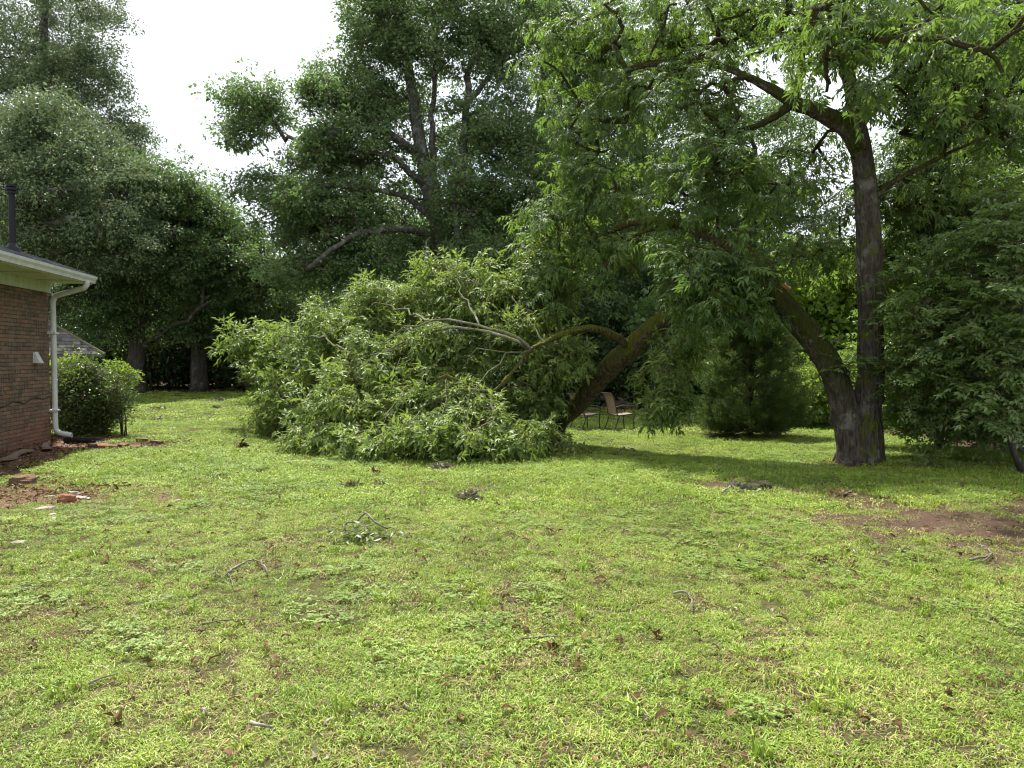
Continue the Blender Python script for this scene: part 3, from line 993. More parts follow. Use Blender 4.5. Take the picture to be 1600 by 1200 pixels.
for c in range(36):
    xa = rx0 + .012 - c * .135
    for k in range(24):
        ya = .165 - k * .33 - (c % 3) * .11
        if xa - .15 < rx1 or ya - .32 < -WL: continue
        th = .007 + random.uniform(0, .004)
        za = z0 + (rx0 - xa) * SL
        zb = z0 + (rx0 - xa + .15) * SL
        x_ = [xa, xa - .15]
        sh.add([(xa, ya, za + .002), (xa, ya - .322, za + .002), (xa - .15, ya - .322, zb), (xa - .15, ya, zb),
                (xa, ya, za + .004 + th), (xa, ya - .322, za + .004 + th), (xa - .15, ya - .322, zb + .003), (xa - .15, ya, zb + .003)],
               [(4, 5, 6, 7), (0, 1, 5, 4), (1, 2, 6, 5), (3, 0, 4, 7)])
so = sh.build('shingles', M['shingle'], roof); so['kind'] = 'stuff'
mb = MB(); # gable end and rake
mb.add([(-.02, -.011, WT), (-8.98, -.011, WT), (-4.5, -.011, zr - .04), (-.02, -.08, WT), (-8.98, -.08, WT), (-4.5, -.08, zr - .04)], [(0, 1, 2), (5, 4, 3), (0, 3, 4, 1), (1, 4, 5, 2), (2, 5, 3, 0)])
mb.build('gable', M['trim'], house)
# downspout
gx = OV + .07
P = catmull([(gx, -.26, ez + .03), (gx, -.26, ez - .05), (gx - .04, -.24, ez - .095), (gx - .16, -.19, ez - .13), (.24, -.04, ez - .215), (.12, .01, ez - .26), (.075, .015, ez - .36)], .04)
P = np.vstack([P, [(.075, .012, 1.5), (.075, .01, .38)]])
P = np.vstack([P, catmull([(.075, .01, .30), (.085, .01, .20), (.14, .012, .14), (.26, .015, .10), (.36, .018, .085)], .04)])
mb = MB(); mb.tube(P, .052, 8, 0, False, 0, square=False)
mb.tube(P, .046, 8, 0, False, 0)
ds = mb.build('downspout', M['metal_white'], house, smooth=True)
for z in (2.0, .55):
    mb = MB(); mb.box((.0, -.075, z), (.138, .095, z + .03)); mb.build('downspout_strap', M['metal_white'], house)
# dryer vent hood
mb = MB()
vy, vz = -.62, 1.56
mb.add([(.002, vy - .085, vz - .10), (.002, vy + .085, vz - .10), (.002, vy + .07, vz + .10), (.002, vy - .07, vz + .10), (.12, vy - .085, vz - .10), (.12, vy + .085, vz - .10), (.03, vy + .07, vz + .10), (.03, vy - .07, vz + .10)],
       [(4, 5, 6, 7), (0, 4, 7, 3), (1, 2, 6, 5), (3, 7, 6, 2), (0, 1, 2, 3)])
mb.build('vent_hood', M['metal_white'], house)
# flue pipe on the roof: stands in the roof plane
fxl, fyl = None, None
Pw = at(20, 394, 13.0)
hx, hy = house_local(Pw[0], Pw[1])
fz = z0 + (rx0 - hx) * SL
mb = MB(); ftop = fz + 1.06
mb.tube([(hx, hy, fz - .1), (hx, hy, fz + .5), (hx, hy, ftop)], .050, 14, 0, True)
flue = mb.build('flue_pipe', M['black_metal'], house, smooth=False)
mb = MB(); mb.tube([(hx, hy, fz - .06), (hx, hy, fz + .05), (hx, hy, fz + .12)], [.135, .10, .062], 14, 0, True); mb.build('flue_boot', M['black_metal'], flue)
for i, (a_, b2, r_) in enumerate(((ftop - .11, ftop - .075, .078), (ftop - .055, ftop - .015, .088), (ftop + .005, ftop + .04, .080))):
    mb = MB(); mb.tube([(hx, hy, a_), (hx, hy, b2)], r_, 14, 0, True); mb.build('flue_cap_ring', M['black_metal'], flue)
# black splash tray below the downspout
q = ground(128, 694)
mb = MB(); mb.add([(-.28, -.10, .0), (.28, -.15, 0), (.30, .15, 0), (-.28, .10, 0), (-.28, -.13, .09), (.30, -.19, .05), (.32, .19, .05), (-.28, .13, .09)], [(0, 1, 2, 3), (0, 4, 5, 1), (3, 2, 6, 7), (0, 3, 7, 4)])
tr_ = mb.build('splash_tray', M['black_metal'], None, (q[0] - .05, q[1] + .12, float(H(q[0], q[1])) + .01)); tr_.rotation_euler = (0, 0, .12)
tag(tr_, 'black plastic splash tray on the soil under the white downspout', 'splash tray')

# ------------------------------------------------------------------ small shed behind the house
shY = 25.0
pr = at(163, 556, shY)
sg = float(H(pr[0], pr[1]))
_sa = math.radians(31)
_re = 1.67
shed = empty('shed', (pr[0] - (_re * math.cos(_sa) + _re * math.sin(_sa)), pr[1] - (_re * math.sin(_sa) - _re * math.cos(_sa)), sg), _sa)
tag(shed, 'small wooden shed with mossy hipped shingle roof behind the house', 'shed')
M['siding'] = simple_mat('weathered_siding', (.12, .10, .07), (.24, .21, .16), 9, .9, .15, stretch=(1, 1, 4), use_random=True)
M['shed_shingle'] = simple_mat('weathered_shingle', (.025, .023, .02), (.115, .11, .10), 7, .95, .15, bump=.4, use_random=True)
M['shed_moss'] = simple_mat('roof_moss', (.05, .055, .025), (.13, .13, .07), 18, .95, .1, bump=.6)
eh = CAMZ - sg - .03
hw = 1.35
mb = MB(); mb.box((-hw, -hw, -.1), (hw, hw, eh + .02)); wl = mb.build('wall', M['siding'], shed)
nb = int(eh / .13)
for k in range(nb):
    mb = MB()
    z = k * .13 + .02
    mb.add([(-hw - .012, -hw - .004, z + .13), (hw + .012, -hw - .004, z + .13), (hw + .012, -hw - .028, z), (-hw - .012, -hw - .028, z), (-hw - .012, -hw + .01, z + .13), (hw + .012, -hw + .01, z + .13), (hw + .012, -hw + .01, z), (-hw - .012, -hw + .01, z)],
           [(0, 3, 2, 1), (3, 7, 6, 2), (0, 1, 5, 4), (0, 4, 7, 3), (1, 2, 6, 5)])
    mb.build('siding_board', M['siding'], wl)
for k in range(nb):
    mb = MB()
    z = k * .13 + .02
    mb.add([(hw + .004, -hw, z + .13), (hw + .004, hw, z + .13), (hw + .028, hw, z), (hw + .028, -hw, z), (hw - .01, -hw, z + .13), (hw - .01, hw, z + .13), (hw - .01, hw, z), (hw - .01, -hw, z)],
           [(0, 3, 2, 1), (3, 7, 6, 2), (0, 1, 5, 4), (0, 4, 7, 3), (1, 2, 6, 5)])
    mb.build('siding_board', M['siding'], wl)
re = hw + .32
rh = 1.18
mb = MB()
mb.add([(-re, -re, eh), (re, -re, eh), (re, re, eh), (-re, re, eh), (-re, -re, eh + .07), (re, -re, eh + .07), (re, re, eh + .07), (-re, re, eh + .07), (0, 0, eh + .07 + rh)],
       [(0, 3, 2, 1), (0, 1, 5, 4), (1, 2, 6, 5), (2, 3, 7, 6), (3, 0, 4, 7), (4, 5, 8), (5, 6, 8), (6, 7, 8), (7, 4, 8)])
rf = mb.build('roof', M['shed_shingle'], shed)
courses = 11
for side in range(2):
    Rm = Matrix.Rotation(side * math.pi / 2, 4, 'Z')
    for c in range(courses):
        f0, f1 = c / courses, min(1, (c + 1.12) / courses)
        hw0 = re * (1 - f0)
        x = -hw0 + random.uniform(0, .1)
        while x < hw0 - .04:
            wd = random.uniform(.16, .30)
            xb = min(x + wd, hw0)
            lim1 = re * (1 - f1)
            y0_, z0_ = -re * (1 - f0) - .012, eh + .07 + rh * f0
            y1_, z1_ = -re * (1 - f1), eh + .07 + rh * f1
            th = random.uniform(.012, .03)
            xs0, xs1 = x, xb - .012
            xt0, xt1 = np.clip([xs0, xs1], -lim1, lim1)
            if xt1 - xt0 < .002: xt1 = xt0 + .002
            Vv = [(xs0, y0_, z0_ + .004), (xs1, y0_, z0_ + .004), (xt1, y1_, z1_ + .002), (xt0, y1_, z1_ + .002), (xs0, y0_, z0_ + th), (xs1, y0_, z0_ + th), (xt1, y1_, z1_ + .008), (xt0, y1_, z1_ + .008)]
            Vv = [tuple(Rm @ Vector(v)) for v in Vv]
            mb = MB(); mb.add(Vv, [(4, 5, 6, 7), (0, 1, 5, 4), (1, 2, 6, 5), (3, 0, 4, 7)])
            mb.build('shingle', M['shed_shingle'], rf)
            x = xb
for sx, sy in ((-1, -1), (1, -1), (1, 1)):
    mb = MB(); mb.tube([(sx * (re + .01), sy * (re + .01), eh + .075), (sx * re * .5, sy * re * .5, eh + .085 + rh * .5), (0, 0, eh + .10 + rh)], [.055, .05, .05], 6, 0, True, .1)
    mb.build('hip_cap', M['shed_moss'], rf)

#PART3
# ------------------------------------------------------------------ trees at the back
BACK = 'trees along the back of the lawn'
make_tree('tall_tree', 'tall fine-leaved grey-green tree towering behind the brick house', 'tree',
          [(60, 600, 46), (62, 400, 46), (66, 200, 46), (70, 20, 46), (75, -80, 46)], .42,
          [(60, 20, 120, 90, 46, 90), (120, 130, 85, 75, 45, 70), (30, 150, 90, 80, 46, 50), (180, 230, 60, 55, 46, 40), (100, 260, 90, 60, 47, 50), (-60, 120, 90, 130, 46, 40)],
          'oak2', 9, .45, .7, 1.1, 'bark_oak', group=BACK)
make_tree('spreading_tree', 'broad drooping tree close behind the house roof and flue', 'tree',
          [(30, 620, 30), (34, 450, 30), (36, 370, 30), (40, 260, 30)], .36,
          [(20, 230, 120, 80, 30, 60), (130, 290, 110, 70, 30, 60), (90, 210, 90, 50, 31, 40), (50, 340, 120, 70, 29, 60), (170, 370, 80, 55, 30, 45), (90, 440, 100, 60, 31, 40)],
          'oak2', 9, .34, .55, .9, 'bark_oak', group=BACK, droop=.5,
          limbs=[([(40, 340, 30), (60, 300, 28.5), (95, 292, 27.5)], .05), ([(36, 380, 30), (70, 350, 29), (120, 340, 28)], .07)])
make_tree('forked_tree', 'tree with forked grey trunk at the lawn edge beyond the leafy bush', 'tree',
          [(213, 609, 33), (213, 560, 33), (216, 520, 33), (225, 440, 33), (232, 360, 33), (240, 300, 33)], .33,
          [(240, 290, 70, 55, 33, 60), (190, 360, 80, 60, 33, 55), (295, 350, 65, 55, 33.5, 50), (250, 430, 90, 50, 33, 55), (160, 470, 70, 60, 32, 45), (330, 420, 60, 60, 33, 40)],
          'mid', 7, .42, .7, 1.1, 'bark_dark', group=BACK,
          limbs=[([(215, 535, 33), (245, 525, 33), (290, 500, 32.5), (330, 470, 32)], .12), ([(214, 545, 33), (190, 500, 33), (170, 440, 33)], .16)])
make_tree('dark_tree', 'dark-trunked tree deep in shade beside the forked tree', 'tree',
          [(312, 612, 35), (312, 540, 35), (316, 450, 35), (322, 390, 35), (326, 335, 35)], .36,
          [(325, 330, 50, 38, 35, 36), (370, 395, 50, 45, 35, 36), (320, 420, 90, 60, 35, 60), (420, 440, 80, 60, 34.5, 55), (290, 500, 80, 35, 34, 30)],
          'mid', 7, .42, .75, 1.1, 'bark_dark', group=BACK,
          limbs=[([(313, 520, 35), (280, 500, 34), (240, 470, 33.5)], .09), ([(314, 500, 35), (350, 480, 34.5), (400, 460, 34)], .10)])
oy = 30
make_tree('oak_tree', 'huge spreading oak with several lichened stems rising behind the fallen foliage', 'tree',
          [(690, 640, oy), (690, 500, oy), (690, 420, oy), (684, 350, oy), (668, 290, oy), (652, 200, oy), (642, 130, oy), (630, 60, oy), (625, -40, oy)], .46,
          [(680, -40, 120, 60, oy, 60), (590, 50, 60, 55, oy, 55), (720, 60, 90, 60, oy, 60), (810, 60, 70, 80, oy + 1, 55), (560, 150, 75, 50, oy, 55), (640, 150, 60, 60, oy + 1, 22), (500, 130, 26, 24, oy, 9),
           (392, 180, 55, 45, oy + 1, 40), (495, 235, 45, 40, oy, 30), (560, 230, 80, 45, oy - .5, 50), (455, 325, 50, 52, oy, 40), (520, 320, 80, 55, oy - 1, 60), (500, 410, 80, 45, oy - 1, 45),
           (610, 330, 90, 60, oy + 1.5, 45), (600, 400, 80, 40, oy - 1, 30), (780, 190, 80, 70, oy, 60), (820, 300, 70, 80, oy, 60), (740, 330, 60, 60, oy - .5, 36), (780, 410, 80, 50, oy, 45), (700, 250, 50, 60, oy + 2, 22), (395, 280, 24, 20, oy, 8)],
          'oak', 7, .36, .65, 1.05, 'bark_oak', group=BACK, flare=1.3, rtop=.25,
          limbs=[([(684, 350, oy), (676, 244, oy), (679, 94, oy), (682, 0, oy)], .16),
                 ([(690, 400, oy), (706, 320, oy), (724, 240, oy - .3), (731, 142, oy), (744, 86, oy), (790, 45, oy)], .25),
                 ([(668, 300, oy), (640, 270, oy - .5), (615, 247, oy - 1), (585, 236, oy - 1.2), (540, 240, oy - 1.5)], .15),
                 ([(655, 250, oy), (626, 221, oy - .6), (592, 202, oy - 1), (559, 199, oy - 1.3), (515, 210, oy - 1.6)], .13),
                 ([(684, 350, oy), (640, 312, oy - .6), (607, 300, oy - 1), (560, 291, oy - 1.6), (505, 291, oy - 2)], .14),
                 ([(690, 372, oy), (650, 360, oy - .8), (600, 360, oy - 1.6), (544, 371, oy - 2.2), (487, 416, oy - 2.6)], .16),
                 ([(690, 410, oy), (672, 370, oy - 2), (664, 380, oy - 2.6), (668, 410, oy - 3)], .07),
                 ([(470, 260, oy), (445, 220, oy + .5), (430, 190, oy + .8), (400, 170, oy + 1)], .06),
                 ([(731, 150, oy), (770, 110, oy), (800, 80, oy)], .12)])
make_tree('slender_tree', 'slender pale-stemmed tree just right of the big oak trunk', 'tree',
          [(716, 640, 28), (719, 500, 28), (717, 420, 28), (712, 330, 28), (708, 250, 28)], .11,
          [(712, 300, 40, 60, 28.5, 22), (740, 380, 40, 40, 28, 16)], 'oak', 6, .34, .6, .95, 'bark_oak', group=BACK)
make_tree('second_oak', 'second large oak behind the fallen limb, its crown meeting the pecan leaves', 'tree',
          [(845, 640, 34), (848, 480, 34), (842, 330, 34), (840, 220, 34), (850, 120, 34), (870, 20, 34)], .38,
          [(880, 40, 80, 80, 34, 60), (930, 150, 80, 70, 34, 60), (860, 230, 70, 70, 33.5, 50), (960, 260, 90, 70, 34, 60), (880, 350, 80, 60, 33, 50), (960, 390, 80, 60, 33.5, 55), (820, 440, 70, 50, 33, 40), (900, 470, 80, 45, 33, 40)],
          'oak', 7, .4, .7, 1.1, 'bark_dark', group=BACK,
          limbs=[([(843, 300, 34), (880, 260, 33.5), (930, 240, 33)], .12), ([(845, 400, 34), (800, 360, 33.5), (770, 330, 33)], .1), ([(852, 110, 34), (900, 60, 34), (950, 30, 34)], .12)])
make_tree('shaded_tree', 'shady tree standing in the wood behind the patio chairs', 'tree',
          [(985, 640, 38), (985, 500, 38), (990, 350, 38), (1000, 200, 38), (1010, 80, 38)], .36,
          [(1010, 100, 100, 90, 38, 55), (1060, 240, 100, 80, 38, 60), (980, 330, 90, 70, 37, 50), (1080, 400, 100, 70, 37, 60), (990, 460, 80, 60, 36.5, 45)],
          'mid', 7, .5, .8, 1.2, 'bark_dark', group=BACK)
make_tree('background_tree', 'leafy tree in the wood behind the dark cedar', 'tree',
          [(1180, 640, 37), (1180, 500, 37), (1175, 360, 37), (1180, 240, 37)], .34,
          [(1190, 200, 100, 70, 37, 45), (1150, 310, 100, 70, 37, 50), (1250, 330, 80, 60, 37, 36), (1180, 430, 110, 60, 36, 50), (1290, 440, 70, 50, 36, 30)],
          'mid', 7, .5, .8, 1.2, 'bark_dark', group=BACK)

# ------------------------------------------------------------------ woodland that reads as one mass
def mass(name, label, key, prof, Y0, Y1, n, smin, smax, xr, base=0.2, cat='woodland'):
    px = rng.uniform(xr[0], xr[1], n)
    Y = rng.uniform(Y0, Y1, n)
    top = np.interp(px, [p_[0] for p_ in prof], [p_[1] for p_ in prof]) + rng.normal(size=n) * 10
    top = top + 45 * (vn(px, px * 0, 55, 4) - .5)
    ztop = CAMZ + (HOR - top) / F * Y
    X = (px - CX) / F * Y
    g = H(X, Y)
    Z = g + base + (np.maximum(ztop - g - base, .3)) * rng.uniform(size=n) ** .85
    rot = np.stack([rng.normal(size=n) * .4, .3 + rng.normal(size=n) * .4, rng.uniform(0, 6.28, n)], 1)
    o = scatter(name, key, np.stack([X, Y, Z], 1), rot, rng.uniform(smin, smax, n))
    return tag(o, label, cat, kind='stuff')
mass('distant_woodland', 'far wood closing the view behind the nearer trees', 'mid',
     [(-400, 220), (60, 300), (200, 400), (300, 460), (420, 460), (520, 380), (900, 330), (1250, 380), (1400, 470), (1600, 470), (2000, 400)], 48, 62, 9000, 1.6, 2.6, (-400, 2000))
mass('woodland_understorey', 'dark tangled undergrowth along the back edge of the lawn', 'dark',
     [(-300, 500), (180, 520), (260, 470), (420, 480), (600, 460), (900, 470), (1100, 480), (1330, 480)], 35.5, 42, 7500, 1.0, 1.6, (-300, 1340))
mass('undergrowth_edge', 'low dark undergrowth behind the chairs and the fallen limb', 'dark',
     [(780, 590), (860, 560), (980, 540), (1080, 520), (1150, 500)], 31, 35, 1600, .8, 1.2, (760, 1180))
mass('leafy_thicket', 'sunlit thicket of young shrubs behind the two-stemmed pecan', 'bright',
     [(1210, 590), (1260, 575), (1330, 560), (1420, 540), (1480, 560)], 21, 26, 1500, .9, 1.5, (1200, 1480))
mass('vine_curtain', 'curtain of heart-leaved vine over trees behind the leaning trunk', 'vine',
     [(1150, 520), (1200, 430), (1260, 400), (1320, 400), (1400, 440), (1460, 470)], 27, 30, 1500, 1.0, 1.7, (1150, 1470), base=1.5)
mass('shaded_vine', 'dark vine hanging in the wood behind the cedar', 'darkvine',
     [(1000, 480), (1100, 430), (1200, 430), (1330, 430), (1480, 420)], 30, 34, 1500, 1.2, 2.0, (1000, 1500), base=.5)
mass('brier_patch', 'bright weedy growth between the forked trunk and the shed', 'bright',
     [(80, 560), (150, 560), (200, 570), (206, 590)], 35, 36, 260, .9, 1.4, (60, 206))

# ------------------------------------------------------------------ the pecan
py_ = float(PECAN[1])
pec = empty('pecan_tree', PECAN)
tag(pec, 'old two-stemmed pecan with mossy leaning trunk snapped off', 'tree')
O = PECAN
def pl(pts):
    return [at(a, b, Y) for a, b, Y in pts]
sk = Skel()
tr = pl([(1352, 722, py_), (1352, 680, py_), (1357, 620, py_), (1361, 560, py_), (1361, 480, py_), (1359, 400, py_), (1354, 320, py_), (1346, 240, py_), (1334, 160, py_), (1316, 70, py_), (1300, -40, py_), (1290, -170, py_)])
tr[0][2] -= .12
ids = sk.path(tr, None, .215, .05, .3, .03)
sk.main = set(ids)
for i in ids:
    q = sk.P[i]
    zz = q[2] - PECAN[2]
    sk.rmin[i] = float(np.interp(zz, [-.15, .1, .5, 1.1, 2, 3.5, 4.6, 5.2, 7.5], [.30, .25, .225, .20, .185, .18, .16, .115, .04]))
upper_limbs = [
    ([(1346, 245, py_), (1318, 205, py_), (1275, 172, py_), (1235, 160, py_ + .1), (1200, 140, py_ + .2), (1170, 118, py_ + .3), (1120, 100, py_ + .5), (1050, 95, py_ + .9), (980, 110, py_ + 1.2)], .165, .04),
    ([(1240, 160, py_ + .1), (1215, 185, py_ + .2), (1180, 200, py_ + .3), (1140, 215, py_ + .4), (1100, 250, py_ + .5)], .075, .02),
    ([(1235, 160, py_), (1245, 120, py_ - .2), (1258, 70, py_ - .4), (1255, -20, py_ - .6)], .06, .02),
    ([(1320, 90, py_), (1390, 40, py_ - 1), (1470, 10, py_ - 2)], .08, .02),
    ([(1354, 330, py_), (1400, 280, py_ - .4), (1470, 240, py_ - .6), (1540, 215, py_ - 1)], .06, .02),
    ([(1357, 520, py_), (1400, 440, py_ + .5), (1460, 380, py_ + 1), (1510, 330, py_ + 1.2)], .04, .015),
    ([(1316, 75, py_), (1270, 20, py_ - 2.0), (1290, 10, py_ - 4)], .06, .015),
]
for lp, r0, r1 in upper_limbs:
    q = pl(lp); j = sk.nearest(q[0])
    sk.path([sk.P[j]] + q[1:], j, r0, r1, .3, .12)
ellsP = [(1270, -140, 170, 80, py_, 30), (1480, -120, 150, 80, py_ - .5, 34), (1150, 10, 110, 60, py_ + 2.8, 34), (1300, 40, 90, 60, py_ + 2.6, 24), (900, 60, 60, 70, py_ + 2.5, 28), (985, 40, 80, 70, py_ + 2, 32), (1090, 40, 90, 60, py_ + 1, 28), (1010, 140, 80, 55, py_ + 1.2, 24), (1110, 170, 70, 50, py_ + .3, 22),  # first clumps lie unseen above the frame, added to shade the canopy
         (930, 200, 55, 55, py_ + 2.4, 20), (1200, 40, 80, 50, py_ + .8, 18), (1130, 265, 55, 45, py_ - .3, 30), (1060, 300, 60, 40, py_ + .6, 16), (1200, 310, 70, 40, py_ + .8, 12),
         (1310, 45, 70, 45, py_ - 2.6, 18), (1400, 20, 80, 40, py_ - 2.4, 14), (1285, 110, 35, 35, py_ - 2.6, 6), (1400, 100, 80, 60, py_ - .5, 20), (1500, 60, 100, 60, py_ - 1, 28), (1590, 50, 60, 70, py_ - 4.0, 8), (1480, 180, 90, 55, py_ - .2, 24), (1570, 200, 70, 70, py_, 24),
         (1420, 290, 70, 50, py_ + .6, 30), (1520, 320, 80, 50, py_ + .8, 30), (1250, 250, 60, 50, py_ + 1.5, 16), (1300, 380, 60, 40, py_ + 1.6, 14), (1420, 380, 60, 40, py_ + 1.2, 18)]
T, C = crown_targets(ellsP)
sk.grow(T, .10, .4)
sk.radii(.2, .007, .42)
sk.r = np.where(np.array(sk.rmin) > 0, np.array(sk.rmin), np.minimum(sk.r, .05))
mb, mbl = MB(), MB()
Pk = np.array(sk.P) - O
for ci, c in enumerate(sk.chains()):
    r = sk.r[c].copy()
    if ci: r[0] = min(r[0], r[1] * 1.35)
    mx = r.max()
    if ci == 0:
        Pd = catmull(Pk[c], .045); sd_ = np.concatenate([[0], np.cumsum(np.linalg.norm(np.diff(Pk[c], axis=0), axis=1))]); s2_ = np.concatenate([[0], np.cumsum(np.linalg.norm(np.diff(Pd, axis=0), axis=1))])
        mb.tube(Pd, np.interp(s2_ * sd_[-1] / s2_[-1], sd_, r), 44, 0, True, 0, rough=.011, rf=11, knots=((1.15, 4.2, .10, .05), (2.3, 5.4, .09, .05), (3.4, 4.4, .08, .045)))
        continue
    if mx > .12:
        Pd = catmull(Pk[c], .06)
        mbl.tube(Pd, np.interp(np.linspace(0, 1, len(Pd)), np.linspace(0, 1, len(r)), r), 30, 0, True, 0, rough=.010, rf=12)
        continue
    (mb if ci == 0 else mbl).tube(Pk[c], r, 16 if ci == 0 else 12 if mx > .12 else 8 if mx > .04 else 5 if mx > .015 else 3, 0, True, .05 if mx > .04 else 0)
mb.build('trunk', M['bark_pecan'], pec, smooth=True)
mbl.build('upper_limbs', M['bark_moss_wet'], pec, smooth=True)['label'] = 'dark mossy upper limbs'
crownT, crownC = [T], [C]
# the leaning stem, mossy, ends in the break
lean = pl([(1330, 722, py_), (1330, 690, py_ - .02), (1321, 640, py_), (1304, 590, py_), (1280, 545, py_ + .05), (1250, 507, py_ + .1), (1222, 474, py_ + .15), (1203, 452, py_ + .18)])
lean[0][2] -= .12
LP = catmull(lean, .045)
zz = LP[:, 2] - PECAN[2]
lr = np.interp(zz, [-.15, .1, .5, 1.0, 1.6, 2.6, 3.0], [.27, .235, .215, .20, .19, .17, .155])
mb = MB(); mb.tube(LP - O, lr, 40, 0, True, 0, rough=.013, rf=12, knots=((.8, 1.2, .1, .06), (1.5, 4.5, .08, .05)))
mb.build('leaning_stem', M['bark_lean'], pec, smooth=True)['label'] = 'moss-covered leaning stem'
# root flare buttresses
for k, a_ in enumerate(np.linspace(0, 6.28, 8)[:-1]):
    c = np.array([-.02 + .24 * math.cos(a_), .20 * math.sin(a_), .14 + .1 * (k % 2)])
    e = np.array([-.02 + .37 * math.cos(a_), .33 * math.sin(a_), -.06])
    mb = MB(); mb.tube([c + (0, 0, .35), c, (c + e) / 2 + (0, 0, -.02), e], [.03, .075, .08, .05], 8, 0, True, .06)
    mb.build('root_flare', M['bark_pecan'], pec, smooth=True)
# limb that still leaves the stem above the break
s2 = Skel()
arch = pl([(1222, 474, py_ + .3), (1195, 425, py_ + .5), (1165, 390, py_ + .7), (1120, 372, py_ + .9), (1062, 352, py_ + 1.2), (1010, 345, py_ + 1.6), (960, 355, py_ + 2), (915, 390, py_ + 2.3), (880, 440, py_ + 2.5)])
s2.path(arch, None, .125, .03, .3, .06)
for lp, r0 in (([(1062, 352, py_ + 1.2), (1020, 362, py_ + 1.3), (970, 385, py_ + 1.5), (940, 420, py_ + 1.7)], .05), ([(1110, 370, py_ + .9), (1120, 330, py_ + .6), (1125, 290, py_ + .3)], .035), ([(1150, 385, py_ + .7), (1150, 420, py_ + .3), (1120, 430, py_)], .03), ([(1000, 346, py_ + 1.6), (985, 400, py_ + 1.6), (1000, 450, py_ + 1.8)], .03)):
    q = pl(lp); j = s2.nearest(q[0]); s2.path([s2.P[j]] + q[1:], j, r0, .012, .3, .12)
ells2 = [(930, 280, 55, 40, py_ + 2.2, 24), (880, 350, 45, 45, py_ + 2.6, 24), (960, 400, 60, 45, py_ + 2, 20), (870, 440, 40, 40, py_ + 2.6, 16), (1110, 415, 70, 42, py_ - .5, 36), (1080, 455, 50, 34, py_ - .4, 26), (1150, 475, 45, 22, py_ - .3, 16), (1040, 470, 30, 30, py_ - .2, 10), (1170, 430, 35, 25, py_ - .3, 14), (1240, 400, 45, 35, py_ + .6, 14)]
T2, C2 = crown_targets(ells2)
s2.grow(T2, .05, .35); s2.radii(.12, .006, .45)
s2.r = np.where(np.array(s2.rmin) > 0, np.array(s2.rmin), np.minimum(s2.r, .03))
mb = MB(); s2.mesh_into(mb, O, wob=.05)
mb.build('limb', M['bark_moss'], pec, smooth=True)['label'] = 'yellow-mossed limb arching from the leaning stem'
crownT.append(T2); crownC.append(C2)
TT, CC = np.concatenate(crownT), np.concatenate(crownC)
P, rot, scl = spray_points(TT, CC, 3, .30, .5, .92, .3)
scatter('crown', 'pecan', P, rot, scl, pec, O)
# torn orange wood at the break
mb = MB()
e = LP[-1] - O
for k in range(16):
    b0 = e + rng.normal(size=3) * np.array([.05, .05, .05]) + np.array([.04, -.06, .06])
    tip = b0 + np.array([-.12, -.02, .08]) * rng.uniform(.5, 1.9) + rng.normal(size=3) * .035
    mb.tube([b0 + np.array([.12, 0, -.08]), b0, tip], [.035, .028, .003], 4, 0, True, .1)
M['torn'] = simple_mat('torn_heartwood', (.28, .12, .045), (.56, .31, .15), 22, .8, .2, stretch=(.4, 1, 1))
mb.build('torn_wood', M['torn'], pec)['label'] = 'orange torn wood at the break'

# ------------------------------------------------------------------ the fallen limb with its crown on the lawn
touch = ground(868, 690)
fl = empty('fallen_limb', touch)
tag(fl, 'fallen mossy pecan limb with its leafy crown lying across the lawn', 'fallen limb')
FO = touch
s3 = Skel()
ty = float(touch[1])
main = pl([(1206, 458, 12.5), (1150, 480, 12.85), (1095, 490, 13.2), (1050, 492, 13.5), (1005, 528, 13.9), (965, 562, 14.3), (925, 606, 14.8), (890, 645, 15.2), (850, 662, 15.5), (800, 650, 15.8), (740, 632, 16.1), (660, 610, 16.5), (570, 590, 16.9), (480, 570, 17.2)])
mid_ids = s3.path(main, None, .13, .03, .3, .03)
for i in mid_ids:
    px_ = CX + s3.P[i][0] / s3.P[i][1] * F
    s3.rmin[i] = float(np.interp(px_, [480, 660, 800, 890, 960, 1010, 1060, 1200], [.03, .07, .13, .185, .19, .165, .125, .11]))
def limb3(lp, r0, r1, jit=.12, st=.25):
    q = pl(lp); j = s3.nearest(q[0]); s3.path([s3.P[j]] + q[1:], j, r0, r1, st, jit)
limb3([(990, 540, 14.0), (965, 527, 13.8), (930, 517, 13.6), (895, 515, 13.5), (866, 524, 13.3), (830, 550, 13.0), (800, 580, 12.9), (768, 612, 12.8)], .078, .052, .10)
limb3([(950, 575, 14.4), (915, 585, 14.1), (880, 590, 13.9), (845, 600, 13.8)], .10, .03)
NL = len(s3.P)
